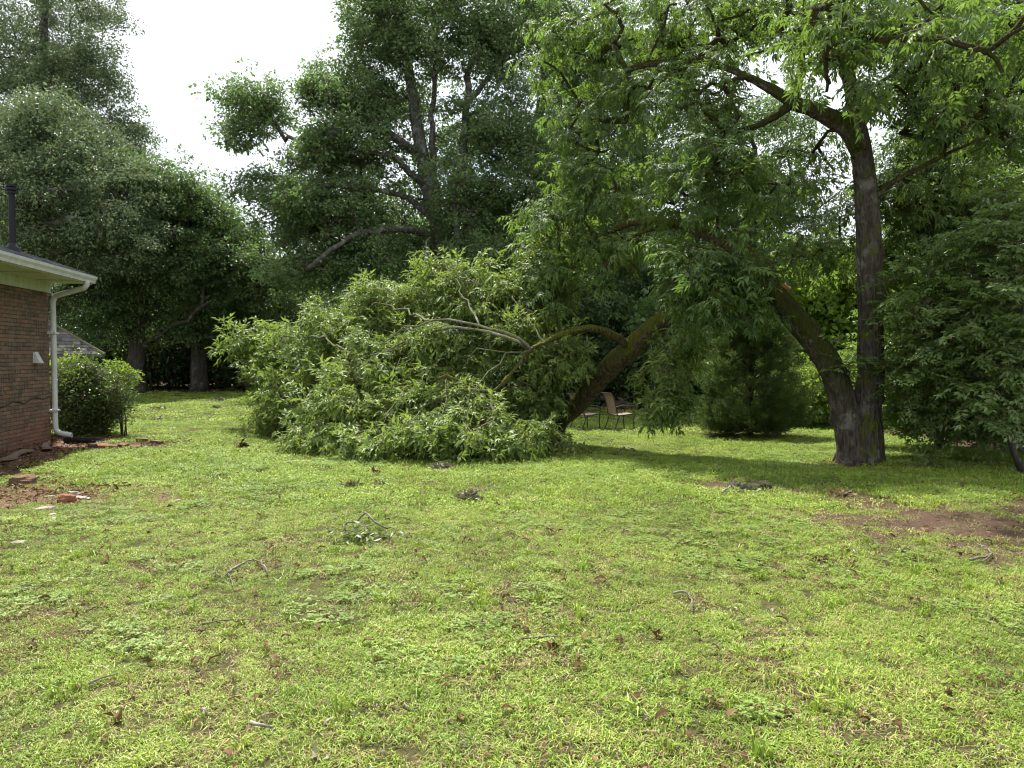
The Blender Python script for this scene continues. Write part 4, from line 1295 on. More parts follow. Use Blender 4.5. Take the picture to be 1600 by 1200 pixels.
pale = [([(828, 551, 13), (790, 522, 12.9), (750, 508, 12.9), (700, 500, 13.1), (650, 508, 13.2), (600, 535, 13.3)], .030),
        ([(826, 552, 13), (790, 530, 13.2), (745, 514, 13.4), (690, 515, 13.6), (620, 540, 13.8), (560, 560, 14)], .034),
        ([(826, 552, 13), (795, 551, 12.7), (765, 545, 12.5), (745, 544, 12.4)], .020),
        ([(800, 552, 12.8), (778, 566, 12.5), (752, 592, 12.3), (738, 622, 12.2), (730, 655, 12.1), (718, 690, 12.0)], .014),
        ([(768, 612, 12.8), (762, 632, 12.5), (778, 650, 12.3), (789, 668, 12.2), (787, 690, 12.1), (772, 706, 12.0), (755, 712, 11.9)], .026),
        ([(768, 612, 12.8), (740, 598, 12.8), (700, 590, 13), (640, 600, 13.2), (560, 600, 13.6)], .035),
        ([(760, 608, 12.8), (720, 610, 12.6), (680, 625, 12.6), (630, 650, 12.6)], .026),
        ([(855, 535, 13.2), (830, 505, 13.6), (815, 480, 14), (800, 465, 14.2)], .022),
        ([(750, 508, 13), (730, 470, 13.8), (712, 430, 14.6), (695, 412, 15)], .022),
        ([(712, 432, 14.6), (760, 445, 14.2), (800, 462, 14.1)], .012),
        ([(690, 500, 13.2), (650, 490, 14), (600, 480, 15), (540, 480, 15.8)], .024),
        ([(560, 545, 14), (500, 530, 15.4), (440, 525, 16.6), (370, 522, 17.6)], .024),
        ([(560, 590, 16.9), (480, 600, 16.6), (420, 620, 16.5)], .03),
        ([(660, 610, 16.5), (600, 560, 16.4), (540, 520, 16.4), (480, 500, 16.6)], .04),
        ([(700, 515, 13.5), (670, 540, 13), (650, 560, 12.8)], .012), ([(745, 545, 12.4), (735, 560, 12.2), (728, 580, 12.1)], .008),
        ([(690, 590, 13), (695, 620, 12.4), (690, 650, 12.2)], .010), ([(640, 600, 13.2), (610, 640, 12.6), (590, 690, 12.4)], .016),
        ([(850, 662, 15.5), (845, 680, 14.6), (858, 693, 14.2)], .05),
        ([(925, 606, 14.8), (880, 560, 15.2), (850, 500, 15.5), (850, 440, 15.7)], .06),
        ([(1052, 492, 13.5), (1048, 520, 13.2), (1052, 548, 13.0), (1068, 552, 12.9), (1085, 545, 12.9)], .022),
        ([(1052, 548, 13), (1040, 580, 13), (1030, 620, 12.9), (1035, 650, 12.9)], .014),
        ([(1060, 551, 13), (1075, 575, 12.9), (1082, 600, 12.9), (1078, 615, 12.9)], .009), ([(1085, 545, 12.9), (1098, 575, 12.9), (1112, 588, 12.9)], .008)]
for lp, r0 in pale:
    limb3(lp, r0, r0 * .35, .16, .2)
NP_ = len(s3.P)
ellsF = [(700, 448, 55, 30, 15.4, 22), (610, 475, 70, 34, 15.9, 28), (530, 510, 70, 38, 16.4, 32), (420, 528, 40, 15, 17.4, 10), (385, 538, 26, 10, 17.6, 5), (455, 565, 55, 34, 17.0, 26), (440, 620, 42, 30, 17.2, 18), (500, 610, 75, 50, 15.8, 38), (465, 655, 60, 28, 15.8, 24),
         (590, 565, 80, 50, 14.9, 38), (570, 640, 90, 50, 13.9, 46), (530, 685, 70, 22, 13.3, 28), (620, 690, 60, 22, 12.6, 22), (690, 550, 70, 42, 14.4, 22), (680, 625, 70, 45, 13.4, 30), (690, 685, 60, 26, 12.2, 25), (760, 690, 45, 20, 12.2, 15), (730, 655, 45, 36, 12.9, 17), (820, 680, 45, 14, 13.2, 12),
         (770, 475, 55, 40, 14.9, 20), (840, 455, 45, 45, 15.2, 22), (860, 405, 40, 32, 15.4, 15), (800, 530, 40, 30, 14.5, 14), (870, 560, 28, 50, 14.0, 22), (850, 640, 26, 40, 14.2, 16), (885, 590, 16, 24, 14.2, 4), (830, 610, 30, 30, 14.2, 12),
         (1038, 545, 24, 45, 12.9, 16), (1024, 620, 17, 34, 12.8, 14), (1070, 540, 24, 26, 13.0, 8), (1010, 650, 12, 10, 12.8, 4)]
T3, C3 = crown_targets(ellsF, .5)
push = rng.uniform(size=len(T3)) < .22
T3 = np.where(push[:, None], C3 + (T3 - C3) * rng.uniform(1.05, 1.3, (len(T3), 1)), T3)
ok = T3[:, 2] > H(T3[:, 0], T3[:, 1]) + .15
T3, C3 = T3[ok], C3[ok]
s3.grow(T3, .02, .35); s3.radii(.2, .005, .45)
s3.r = np.where(np.array(s3.rmin) > 0, np.array(s3.rmin), np.minimum(s3.r, .014))
# wood: mossy limbs and pale branches as separate parts
heavy, light = MB(), MB()
Pn = np.array(s3.P) - FO
for c in s3.chains():
    if len(c) < 2: continue
    r = s3.r[c].copy(); r[0] = min(r[0], r[1] * 1.3)
    mx = r.max()
    if mx > .06:
        Pd = catmull(Pn[c], .06)
        heavy.tube(Pd, np.interp(np.linspace(0, 1, len(Pd)), np.linspace(0, 1, len(r)), r), 34 if mx > .15 else 18, 0, True, 0, rough=.012 if mx > .15 else .006, rf=12, knots=((3.0, 1.5, .1, .06), (4.2, 3.5, .1, .05)))
        continue
    (heavy if mx > .052 else light).tube(Pn[c], r, 14 if mx > .15 else 8 if mx > .05 else 5 if mx > .015 else 3, 0, True, .05 if mx > .05 else .0)
heavy.build('limb', M['bark_moss'], fl, smooth=True)
light.build('branches', M['twig'], fl, smooth=True)
# broken stub pushed into the turf
mb = MB(); sp_ = np.array(pl([(880, 640, 15.0), (873, 660, 14.75), (869, 690, ty)])); sp_[-1][2] -= .15
mb.tube(catmull(sp_, .12) - FO, np.linspace(.17, .135, len(catmull(sp_, .12))), 10, 0, True, .07); mb.build('stub', M['bark_moss_wet'], fl, smooth=True)
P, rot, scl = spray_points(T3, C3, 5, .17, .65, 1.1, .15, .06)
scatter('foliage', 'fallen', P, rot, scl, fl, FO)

# ------------------------------------------------------------------ cedar, glossy shrubs, bushes
CED = empty('cedar', CEDAR)
tag(CED, 'dark young cedar standing between the patio chairs and the pecan', 'cedar')
cy0 = float(CEDAR[1])
ch_ = 3.0
mb = MB(); mb.tube([(0, 0, -.1), (.02, 0, .5), (0, .03, 1.6), (0, 0, ch_ * .95)], [.07, .06, .035, .01], 7, 0, True, .05)
pts, rots, scs = [], [], []
for k in range(230):
    t = rng.uniform() ** .75 if k < 180 else rng.uniform(0, .12)
    z = .06 + t * (ch_ - .14)
    prof_ = np.interp(t, [0, .12, .35, .6, .85, 1], [.8, 1.12, 1.05, .78, .38, .06]) * rng.uniform(.78, 1.15)
    a_ = rng.uniform(0, 6.28)
    e = np.array([math.cos(a_) * prof_, math.sin(a_) * prof_, z + .18 * prof_])
    b_ = np.array([0, 0, max(.1, z - .15)])
    mb.tube([b_, (b_ + e) / 2 + (0, 0, -.05 * prof_), e], [.014, .009, .003], 3, 0, False)
    for j in range(9):
        u = rng.uniform(.3, 1.0) ** .7
        q = b_ + (e - b_) * u + rng.normal(size=3) * np.array([.13, .13, .09])
        pts.append(q); rots.append((rng.normal() * .5, -.25 + rng.normal() * .35, a_ + rng.normal() * .6)); scs.append(rng.uniform(.8, 1.35))
mb.build('trunk', M['bark_dark'], CED, smooth=True)
pts = np.array(pts); pts[:, 2] = np.maximum(pts[:, 2], .08)
scatter('crown', 'cedar', pts, rots, scs, CED)

rb = ground(1603, 742)
make_tree('glossy_shrub', 'glossy-leaved shrub with leaning bare stems over the mulched bed', 'shrub',
          [(1602, 742, float(rb[1])), (1580, 690, float(rb[1]) + .1), (1556, 645, float(rb[1]) + .2), (1530, 580, float(rb[1]) + .4), (1510, 480, float(rb[1]) + .6)], .042,
          [(1530, 420, 80, 60, 11.0, 46), (1470, 480, 70, 60, 11.4, 50), (1560, 520, 60, 60, 10.6, 44), (1470, 580, 70, 50, 11.6, 46), (1550, 610, 60, 40, 10.8, 34), (1440, 640, 50, 36, 12.6, 30), (1500, 660, 60, 26, 12.0, 26), (1540, 725, 50, 8, 10.2, 8), (1590, 340, 50, 60, 10.4, 24), (1600, 450, 40, 70, 10.2, 20), (1610, 640, 50, 50, 11.6, 20)],
          'privet', 3, .27, .75, 1.15, 'bark_dark', minz=.45, rt=.006, sag=.1, flare=1.2,
          limbs=[([(1556, 645, 10.6), (1600, 600, 10.9), (1640, 540, 11)], .035), ([(1570, 670, 10.5), (1535, 665, 10.9), (1515, 650, 11.3)], .02)])
rb2 = ground(1450, 700)
make_tree('understory_shrub', 'taller glossy-leaved shrub crowding behind the upright pecan stem', 'shrub',
          [(1470, 690, 14.5), (1465, 620, 14.5), (1455, 520, 14.4), (1440, 420, 14.2), (1430, 330, 14)], .07,
          [(1430, 420, 50, 50, 13.8, 30), (1480, 350, 70, 50, 13.6, 34), (1440, 530, 55, 60, 14.2, 36), (1410, 620, 36, 46, 14.6, 24), (1480, 620, 60, 60, 14.6, 34), (1540, 470, 70, 70, 14, 36), (1580, 600, 60, 70, 14.2, 34), (1400, 590, 24, 10, 12.6, 4), (1345, 585, 34, 10, 11.9, 7), (1570, 320, 80, 60, 14, 30)],
          'privet', 3, .29, .8, 1.2, 'bark_dark', minz=.4, rt=.006, sag=.1, flare=1.2,
          limbs=[([(1462, 600, 14.5), (1430, 520, 13.8), (1395, 465, 13.2)], .035)])
make_tree('bare_stemmed_shrub', 'shaded shrub filling the corner beyond the leaning glossy stems', 'shrub',
          [(1680, 690, 13), (1660, 600, 13), (1640, 480, 13), (1630, 360, 13)], .08,
          [(1640, 300, 80, 70, 13, 34), (1650, 450, 80, 70, 13, 34), (1640, 600, 70, 70, 13, 34), (1720, 400, 70, 90, 12.5, 26), (1720, 560, 70, 90, 12.5, 26)],
          'privet', 3, .3, .8, 1.25, 'bark_dark', minz=.4, rt=.006, sag=.1, flare=1.2)

make_tree('woodland_tree', 'small-leaved tree rising behind the glossy shrubs, sky showing through its crown', 'tree',
          [(1590, 690, 17.5), (1585, 560, 17.5), (1570, 400, 17.4), (1550, 240, 17.2), (1540, 100, 17)], .13,
          [(1460, 120, 70, 70, 17, 34), (1560, 130, 80, 80, 17, 44), (1440, 250, 70, 60, 17, 34), (1540, 260, 80, 60, 17, 40), (1500, 350, 90, 50, 17, 34), (1620, 60, 60, 110, 17, 30), (1500, 20, 80, 50, 17, 28), (1640, 250, 60, 100, 17, 28), (1560, -70, 120, 60, 17, 30)],
          'mid', 6, .32, .5, .8, 'bark_dark', rt=.006, sag=.1)

def bush(name, label, px, py, rx, ry, Y, key, n, smin, smax, stems, cat='bush', stem_r=.012):
    b = gpt((px - CX) / F * Y, Y)
    root = empty(name, b); tag(root, label, cat)
    c = at(px, py, Y); ax, az = rx * Y / F, ry * Y / F
    T = []
    while len(T) < n:
        d = rnd_unit() * rng.uniform() ** .33
        q = c + d * np.array([ax, ax * .85, az])
        q += rng.normal(size=3) * .05
        if q[2] > b[2] + .12: T.append(q)
    T = np.array(T)
    mb = MB()
    for k in range(stems):
        t = T[rng.integers(len(T))]
        f = b + np.array([rng.normal() * ax * .22, rng.normal() * ax * .2, -.05])
        mdl = (f + t) / 2 + np.array([(t[0] - f[0]) * -.12, 0, .1])
        mb.tube(catmull([f, mdl, t], .15) - b, np.linspace(stem_r, .003, len(catmull([f, mdl, t], .15))), 5, 0, False)
    mb.build('stems', M['bark_dark'], root, smooth=True)
    dv = T - c
    rot = np.stack([rng.normal(size=n) * .5, .1 + rng.normal(size=n) * .4, np.arctan2(dv[:, 1], dv[:, 0]) + rng.normal(size=n) * .8], 1)
    scatter('foliage', key, T, rot, rng.uniform(smin, smax, n), root, b)
    return root
bush('leafy_bush', 'rounded small-leaved bush growing at the house corner by the downspout', 130, 628, 46, 60, 15.4, 'bush', 560, .8, 1.25, 34)
bush('sapling', 'thin upright sapling at the outer edge of the house-corner bush', 190, 622, 15, 44, 15.2, 'bush', 46, .6, 1.0, 7, 'sapling', .016)
bush('yellow_green_bush', 'yellow-green bush showing between the corner bush and the shed', 104, 582, 28, 20, 17.5, 'bright', 80, .7, 1.0, 12)
bush('pale_weeds', 'pale green leafy weeds beyond the sapling', 186, 592, 14, 26, 20, 'bright', 60, .7, 1.0, 8, 'weeds')
bush('low_weed', 'low grey-green weed growing on the lawn under the glossy shrub', 1458, 727, 12, 8, 11.0, 'privet', 7, .5, .7, 2, 'weed')

#PART4
# ------------------------------------------------------------------ patio chairs
M['frame'] = simple_mat('dark_bronze_frame', (.018, .015, .013), (.04, .034, .03), 10, .4, .5)
M['sling'] = simple_mat('tan_sling', (.22, .15, .10), (.31, .22, .15), 60, .7, .3)
def sheet(pts, hw, th, name, mat, parent):
    P = catmull(pts, .05); n = len(P); mb = MB()
    T = np.gradient(P, axis=0); T /= np.linalg.norm(T, axis=1)[:, None]
    Nn = np.stack([-T[:, 2], T[:, 1] * 0, T[:, 0]], 1)
    rows = []
    for i in range(n):
        for s_ in (-1, 1):
            for y in (-hw, -hw * .33, hw * .33, hw):
                sagv = -.012 * (1 - (y / hw) ** 2)
                rows.append(P[i] + Nn[i] * (s_ * th / 2 + sagv) + np.array([0, y, 0]))
    Fs = []
    for i in range(n - 1):
        for k in range(3):
            a = i * 8 + k
            Fs.append((a, a + 8, a + 9, a + 1)); a += 4
            Fs.append((a, a + 1, a + 9, a + 8))
        Fs.append((i * 8, i * 8 + 4, i * 8 + 12, i * 8 + 8)); Fs.append((i * 8 + 3, i * 8 + 11, i * 8 + 15, i * 8 + 7))
    mb.add(rows, Fs)
    return mb.build(name, mat, parent, smooth=True)
def chair(loc, rz, label):
    r_ = empty('patio_chair', loc, rz)
    tag(r_, label, 'chair', 'patio chairs behind the fallen limb')
    hw = .27
    sheet([(.26, 0, .43), (.05, 0, .405), (-.20, 0, .40)], hw - .02, .006, 'seat', M['sling'], r_)
    sheet([(-.205, 0, .42), (-.24, 0, .62), (-.30, 0, .84), (-.36, 0, .95), (-.41, 0, .985)], hw - .02, .006, 'backrest', M['sling'], r_)
    for s_ in (-1, 1):
        mb = MB(); mb.tube(catmull([(.27, s_ * hw, .435), (.04, s_ * hw, .41), (-.19, s_ * hw, .41), (-.225, s_ * hw, .55), (-.30, s_ * hw, .84), (-.36, s_ * hw, .95), (-.42, s_ * hw, .985)], .05), .014, 6); mb.build('side_rail', M['frame'], r_, smooth=True)
        mb = MB(); mb.tube(catmull([(.30, s_ * (hw + .02), .60), (.29, s_ * (hw + .02), .43), (.27, s_ * (hw + .02), .25), (.29, s_ * (hw + .02), -.02)], .05), .015, 6); mb.build('leg', M['frame'], r_, smooth=True)
        mb = MB(); mb.tube(catmull([(-.14, s_ * (hw + .02), .42), (-.20, s_ * (hw + .02), .25), (-.30, s_ * (hw + .02), -.02)], .05), .015, 6); mb.build('leg', M['frame'], r_, smooth=True)
        mb = MB(); mb.tube(catmull([(-.255, s_ * (hw + .02), .62), (-.05, s_ * (hw + .02), .655), (.18, s_ * (hw + .02), .65), (.285, s_ * (hw + .02), .625), (.30, s_ * (hw + .02), .59)], .04), .016, 6); mb.build('armrest', M['frame'], r_, smooth=True)
    mb = MB(); mb.tube([(-.19, -hw - .02, .40), (-.19, hw + .02, .40)], .012, 6); mb.build('crossbar', M['frame'], r_)
    mb = MB(); mb.tube([(.26, -hw - .02, .425), (.26, hw + .02, .425)], .012, 6); mb.build('crossbar', M['frame'], r_)
    mb = MB(); mb.tube([(-.415, -hw, .985), (-.415, hw, .985)], .013, 6); mb.build('top_bar', M['frame'], r_)
    return r_
c1 = ground(914, 671); c2 = ground(968, 671)
chair(c1, math.radians(29), 'tan sling patio chair half hidden behind the mossy fallen limb')
chair(c2, math.radians(19), 'tan sling patio chair standing clear on the lawn with its back showing')

# ------------------------------------------------------------------ debris on the lawn
def stone(name, label, px, py, sx, sy, sz, mat, cat, rz=0, group=None, ang=.25, seed=0):
    q = ground(px, py)
    bm = bmesh.new()
    bmesh.ops.create_icosphere(bm, subdivisions=3, radius=1)
    for v in bm.verts:
        n = mnoise.noise(v.co * 1.3 + Vector((seed * 3.1, 0, 0))) * ang * 1.4 + mnoise.noise(v.co * 3.7 + Vector((seed, 5, 0))) * ang * .5
        c = v.co.copy()
        c = Vector([math.copysign(abs(k) ** .7, k) for k in c])
        v.co = Vector((c.x * sx, c.y * sy, c.z * sz)) * (1 + n)
        v.co.z = max(v.co.z, -sz * .4)
    me = bpy.data.meshes.new(name); bm.to_mesh(me); bm.free(); me.materials.append(mat)
    o = mesh_obj(name, me, None, (q[0], q[1], q[2] + sz * .25)); o.rotation_euler = (0, 0, rz)
    return tag(o, label, cat, group)
M['clod'] = simple_mat('clay_clod', (.07, .043, .026), (.21, .13, .085), 26, .95, .1, bump=.8)
M['redstone'] = simple_mat('red_broken_brick', (.13, .05, .03), (.27, .12, .075), 24, .9, .15, bump=.5)
M['pale_stone'] = simple_mat('pale_stone', (.15, .135, .105), (.32, .29, .235), 18, .85, .2, bump=.4)
stone('clay_lump', 'big crusty brown clay lump on the bare soil near the house', 37, 757, .16, .11, .09, M['clod'], 'clay lump', .2, seed=1)
stone('brick_chunk', 'broken red brick chunk lying among pale stones by the house', 106, 786, .095, .065, .075, M['redstone'], 'brick chunk', .4, seed=2)
stone('flat_stone', 'flat cream stone with dark underside beside the red brick chunk', 127, 782, .11, .06, .035, M['pale_stone'], 'stone', -.2, seed=3)
for k, (px, py, s, l) in enumerate(((117, 772, .08, 'pale stone just behind the red brick chunk'), (70, 797, .08, 'largest pale stone in front of the brick chunk on bare soil'), (82, 806, .05, 'small cream stone at the grassy rim of the bare soil'),
                                    (85, 812, .045, 'cream pebble in the grass just below another pale stone'), (57, 798, .05, 'greyish pebble beside the largest pale stone'), (78, 777, .045, 'tiny pale stone between clay lump and brick chunk'))):
    stone('pale_stone', l, px, py, s, s * .6, s * .35, M['pale_stone'], 'stone', k * .7, 'pale stones by the house', seed=4 + k)
for k, (px, py, s, l) in enumerate(((28, 852, .055, 'pale chip of stone in the grass left of the bare soil'), (276, 785, .05, 'single pale stone alone on the grass right of the bare soil'))):
    stone('stone_chip', l, px, py, s, s * .6, s * .45, M['pale_stone'], 'stone', .4, seed=20 + k)
def loose_brick(px, py, rz, rx, label, col='redstone', L=.2):
    q = ground(px, py)
    o = mesh_obj('loose_brick', bevel_box_mesh('loose_brick', (-L / 2, -.05, -.03), (L / 2, .05, .03), .008, M[col], 2), None, (q[0], q[1], q[2] + .035))
    o.rotation_euler = (rx, .1, rz)
    tag(o, label, 'brick', 'loose bricks edging the bush bed')
loose_brick(222, 690, .4, .1, 'brown brick standing proud at the end of the bush bed', 'clod')
loose_brick(245, 694, -.1, .0, 'tan brick lying flat on the grass past the bush bed', 'clod')
loose_brick(160, 700, .9, .35, 'tilted red brick leaning in the edging of the bush bed')
for px, py, a_, l in ((176, 701, .3, 'half-buried red brick next to the tilted one in the bush bed edging'), (193, 699, -.35, 'half-buried brick askew midway along the bush bed edging'), (211, 702, .5, 'half-buried brick close to the brick standing proud'), (146, 699, .8, 'dirty half-buried brick between the splash tray and the tilted brick')):
    loose_brick(px, py, a_, .25, l, 'clod', .15)
# roof boards / bark strips lying along the wall foot
M['old_wood'] = simple_mat('rotten_board', (.10, .07, .05), (.24, .18, .13), 12, .9, .1, stretch=(1, 5, 5), bump=.5)
for px, py, L, rz, l in ((24, 716, 1.3, -1.3, 'rotten grey board lying on the soil along the brick wall'), (72, 702, .8, -1.0, 'short dark bark slab leaning at the foot of the wall')):
    q = ground(px, py)
    mb = MB(); n = 9
    for i in range(n - 1):
        pass
    P = [(-L / 2 + L * i / (n - 1), .015 * math.sin(i * 1.3), .03 + .02 * math.sin(i * .9)) for i in range(n)]
    V = []
    for (x, y, z) in P:
        wv = .06 * (1 + .3 * math.sin(x * 9))
        V += [(x, y - wv, z - .02), (x, y + wv, z - .02), (x, y + wv * .9, z + .02), (x, y - wv * .9, z + .02)]
    Fs = []
    for i in range(n - 1):
        for k in range(4):
            Fs.append((i * 4 + k, i * 4 + (k + 1) % 4, i * 4 + 4 + (k + 1) % 4, i * 4 + 4 + k))
    Fs += [(3, 2, 1, 0), tuple((n - 1) * 4 + k for k in range(4))]
    mb.add(V, Fs)
    o = mb.build('board', M['old_wood'], None, (q[0], q[1], q[2] + .02)); o.rotation_euler = (0, 0, rz); tag(o, l, 'board')

# low rotted stump on the bare strip
st = empty('stump', STUMP); tag(st, 'low dark rotted stump on the bare strip beside the lawn', 'stump')
mb = MB()
A_ = np.linspace(0, 6.283, 26)[:-1]
rr = .235 * (1 + .10 * np.sin(A_ * 3 + 1) + .06 * np.sin(A_ * 7))
rings = []
for z, k in ((-.05, 1.12), (.03, 1.05), (.075, .98), (.095, .90), (.088, .78), (.075, .4), (.08, .0)):
    rings.append(np.stack([np.cos(A_) * rr * k, np.sin(A_) * rr * k * .75, np.full(25, z) + .010 * np.sin(A_ * 5 + z * 60) + (.018 * np.cos(A_ - 2.5))], 1))
V = np.concatenate(rings); Fs = []
for i in range(len(rings) - 1):
    for k in range(25):
        Fs.append((i * 25 + k, i * 25 + (k + 1) % 25, i * 25 + 25 + (k + 1) % 25, i * 25 + 25 + k))
mb.add(V, Fs)
M['stump'] = bark_mat('rotted_stump_wood', (.028, .022, .017), (.10, .082, .062), (.16, .15, .12), .3, .1, 14, bumpd=.9)
mb.build('stump_body', M['stump'], st, smooth=True)
q = ground(1426, 723)
mb = MB(); mb.tube([(0, 0, -.04), (.004, 0, .05), (-.006, 0, .10)], [.028, .024, .016], 7, 0, True, .1)
tag(mb.build('sapling_stub', M['bark_dark'], None, q), 'short black cut sapling stub on the grass right of the pecan base', 'stub')

def stick(name, label, paths, r, cat='stick', mat='stick', lift=None, leaves=None, dy=0):
    """paths: pixel polylines on the turf with a height above it for each point"""
    b = ground(*paths[0][0][:2])
    mb = MB()
    for kk, P in enumerate(paths):
        W = []
        for (px, py, h) in P:
            g = ground(px, py + h * 0)
            W.append(g + np.array([0, 0, .034]) if h == 0 else at(px, py, b[1] + (g[1] - b[1]) * .15) )
        W = catmull(W, .04)
        for i in range(len(W)):
            W[i][2] = max(W[i][2], float(H(W[i][0], W[i][1])) + .024)
        W[1:-1] += rng.normal(size=(len(W) - 2, 3)) * r * .5
        rr_ = r * (1 if kk == 0 else .7)
        mb.tube(W - b, np.linspace(rr_, rr_ * .45, len(W)), 6, 0, True, .08)
    if leaves:
        root = empty(name, b); tag(root, label, cat)
        mb.build('twig', M[mat], root, smooth=True)
        ml = MB()
        for (px, py, n, sp_, sz) in leaves:
            c = ground(px, py) - b
            for k in range(n):
                pp = c + rng.normal(size=3) * np.array([sp_, sp_, .01]) + np.array([0, 0, .035 + rng.uniform(0, .05)])
                add_leaf(ml, pp, unit(rng.normal(size=3) * np.array([1, 1, .35])), unit(np.array([0, 0, 1]) + rng.normal(size=3) * .5), sz * rng.uniform(.7, 1.2), sz * .22, True)
        ml.build('leaves', M['fallen_leaf'], root)
        return root
    o = mb.build(name, M[mat], None, b, smooth=True)
    return tag(o, label, cat)
M['fallen_leaf'] = leaf_mat('wilting_leaf', [(.1, (.05, .07, .02)), (.5, (.11, .15, .04)), (.9, (.24, .24, .10))], (.2, .24, .05), .3, .45, .5, 2.0)
stick('broken_branch', 'small arched broken branch with wilting leaves on the open grass',
      [[(540, 836, 0), (537, 822, 1), (541, 817, 1), (557, 813, 1), (569, 804, 1), (574, 804, 1), (580, 812, 1), (592, 819, 1), (604, 826, 1), (614, 830, 0), (622, 842, 0)],
       [(557, 813, 1), (563, 820, 1), (570, 824, 1), (580, 822, 1), (588, 818, 1)], [(570, 824, 1), (560, 829, 1), (550, 836, 0), (534, 846, 0)], [(571, 824, 1), (573, 834, 1), (576, 843, 0)]],
      .010, 'branch', leaves=[(530, 848, 14, .05, .09), (570, 846, 22, .08, .10), (585, 840, 14, .08, .10), (603, 846, 12, .06, .09), (552, 848, 10, .06, .08)])
stick('fallen_stick', 'forked grey stick lying on the grass with a bent end', [[(355, 904, 0), (365, 895, 0), (380, 887, 0), (397, 880, 0), (403, 884, 0), (411, 890, 0), (417, 903, 0)], [(355, 904, 0), (344, 911, 0), (335, 914, 0)], [(357, 905, 0), (362, 915, 0), (364, 924, 0)], [(344, 909, 0), (335, 902, 0), (323, 895, 0)]], .009)
stick('hooked_twig', 'pale hooked twig on the grass beside bare spots', [[(1053, 935, 0), (1068, 932, 0), (1076, 937, 0), (1081, 950, 0), (1081, 966, 0)]], .008)
stick('straight_twig', 'thin straight twig lying level among brown spots of turf', [[(815, 1008, 0), (845, 1006, 0), (870, 1006, 0), (900, 1004, 0)], [(858, 1006, 0), (868, 1012, 0)]], .006)
stick('dark_twig', 'short dark twig in the shaded turf', [[(140, 1079, 0), (155, 1070, 0), (180, 1064, 0)]], .007)
stick('thick_twig', 'stubby thick twig lying in longer turf', [[(391, 1142, 0), (410, 1145, 0), (427, 1149, 0)]], .009)
stick('long_twig', 'slender twig with a curled tip near the forked grey stick', [[(308, 996, 0), (318, 986, 0), (345, 981, 0), (375, 977, 0), (402, 979, 0)]], .006)
stick('soil_stick', 'pale forked stick on the edge of the bare brown soil', [[(1515, 882, 0), (1535, 879, 0), (1549, 872, 0), (1540, 862, 0), (1527, 856, 0)], [(1545, 876, 0), (1532, 884, 0)]], .010)
stick('stump_stick', 'thin stick lying against the rotted stump', [[(1128, 774, 0), (1142, 764, 0), (1150, 768, 0), (1162, 773, 0)]], .012)
stick('stump_twig', 'short brown twig just in front of the rotted stump', [[(1180, 774, 0), (1187, 770, 0), (1192, 765, 0)]], .011)
stick('curved_branch', 'pale curved branch on the grass in front of the patio chairs', [[(968, 706, 0), (976, 703, 0), (985, 703, 0), (992, 707, 0)]], .022)
stick('upright_twig', 'small bent twig sticking up from the grass before the chairs', [[(940, 696, 0), (950, 690, 1), (958, 686, 1), (955, 694, 0)]], .012)

def leaf_pile(px, py, wpx, hpx, n, label, mat='pile', sz=.09, name='leaf_pile', cat='leaf pile', group=None, twigs=3):
    b = ground(px, py)
    sc_ = b[1] / F
    rx, hz = wpx * .5 * sc_, hpx * sc_
    root = empty(name, b); tag(root, label, cat, group)
    mb = MB()
    for k in range(n):
        a_, u = rng.uniform(0, 6.28), rng.uniform() ** .6
        z = .02 + hz * (1 - u) * rng.uniform(.2, 1)
        pp = np.array([math.cos(a_) * rx * u, math.sin(a_) * rx * .7 * u, z])
        add_leaf(mb, pp, rnd_unit() * np.array([1, 1, .6]), unit(np.array([0, 0, .6]) + rng.normal(size=3) * .7), sz * rng.uniform(.6, 1.2), sz * .2 * rng.uniform(.7, 1.4), True, None, 0, rng.uniform(-.2, .5))
    mb.build('leaves', M[mat], root)
    if twigs:
        mt = MB()
        for k in range(twigs):
            a_ = rng.uniform(0, 6.28)
            e_ = np.array([math.cos(a_) * rx, math.sin(a_) * rx * .6, hz * rng.uniform(.6, 1.4)])
            mt.tube(catmull([(-e_[0] * .7, -e_[1] * .7, .015), (0, 0, hz * .6), e_], .05), .005, 4, 0, True)
        mt.build('twigs', M['stick'], root)
    return root
leaf_pile(693, 734, 38, 12, 120, 'heap of pale withered leaves just clear of the fallen crown')
leaf_pile(733, 783, 40, 15, 120, 'tight heap of withered leaves alone on the sunny grass')
leaf_pile(546, 761, 28, 5, 50, 'flat scatter of dry leaves on the grass before the fallen crown', twigs=1)
leaf_pile(587, 741, 20, 5, 34, 'small dark leaf clump close before the fallen crown', 'litter', twigs=0)
leaf_pile(598, 760, 22, 4, 30, 'thin strewn line of dry leaves on the grass', twigs=1)
leaf_pile(378, 700, 18, 9, 45, 'small heap of dark leaves by the far tip of the fallen crown', 'litter', .12)
leaf_pile(340, 627, 20, 7, 40, 'withered leaf heap at the far edge of the lawn near the dark tree', 'pile', .16)
leaf_pile(340, 639, 16, 4, 26, 'flat withered leaves in front of the far leaf heap', 'pile', .16, twigs=0)
leaf_pile(245, 641, 24, 6, 36, 'low leaf scatter on the far lawn beyond the bush', 'pile', .15, twigs=1)
leaf_pile(245, 658, 20, 5, 36, 'low leaf heap on the lawn between bush and dirt line', 'pile', .14, twigs=1)
leaf_pile(1058, 663, 32, 8, 70, 'dark clump of leaves on the grass right of the hanging sprays', 'litter', .14)
leaf_pile(1318, 776, 34, 7, 60, 'reddish dry leaf heap on the bare strip past the stump', 'litter', .08)
leaf_pile(1118, 741, 20, 6, 22, 'small dark twiggy tuft on the shaded grass before the stump', 'litter', .07)
leaf_pile(1420, 863, 26, 4, 30, 'dry curled leaves on the grass at the edge of the bare soil', 'pile', .06)
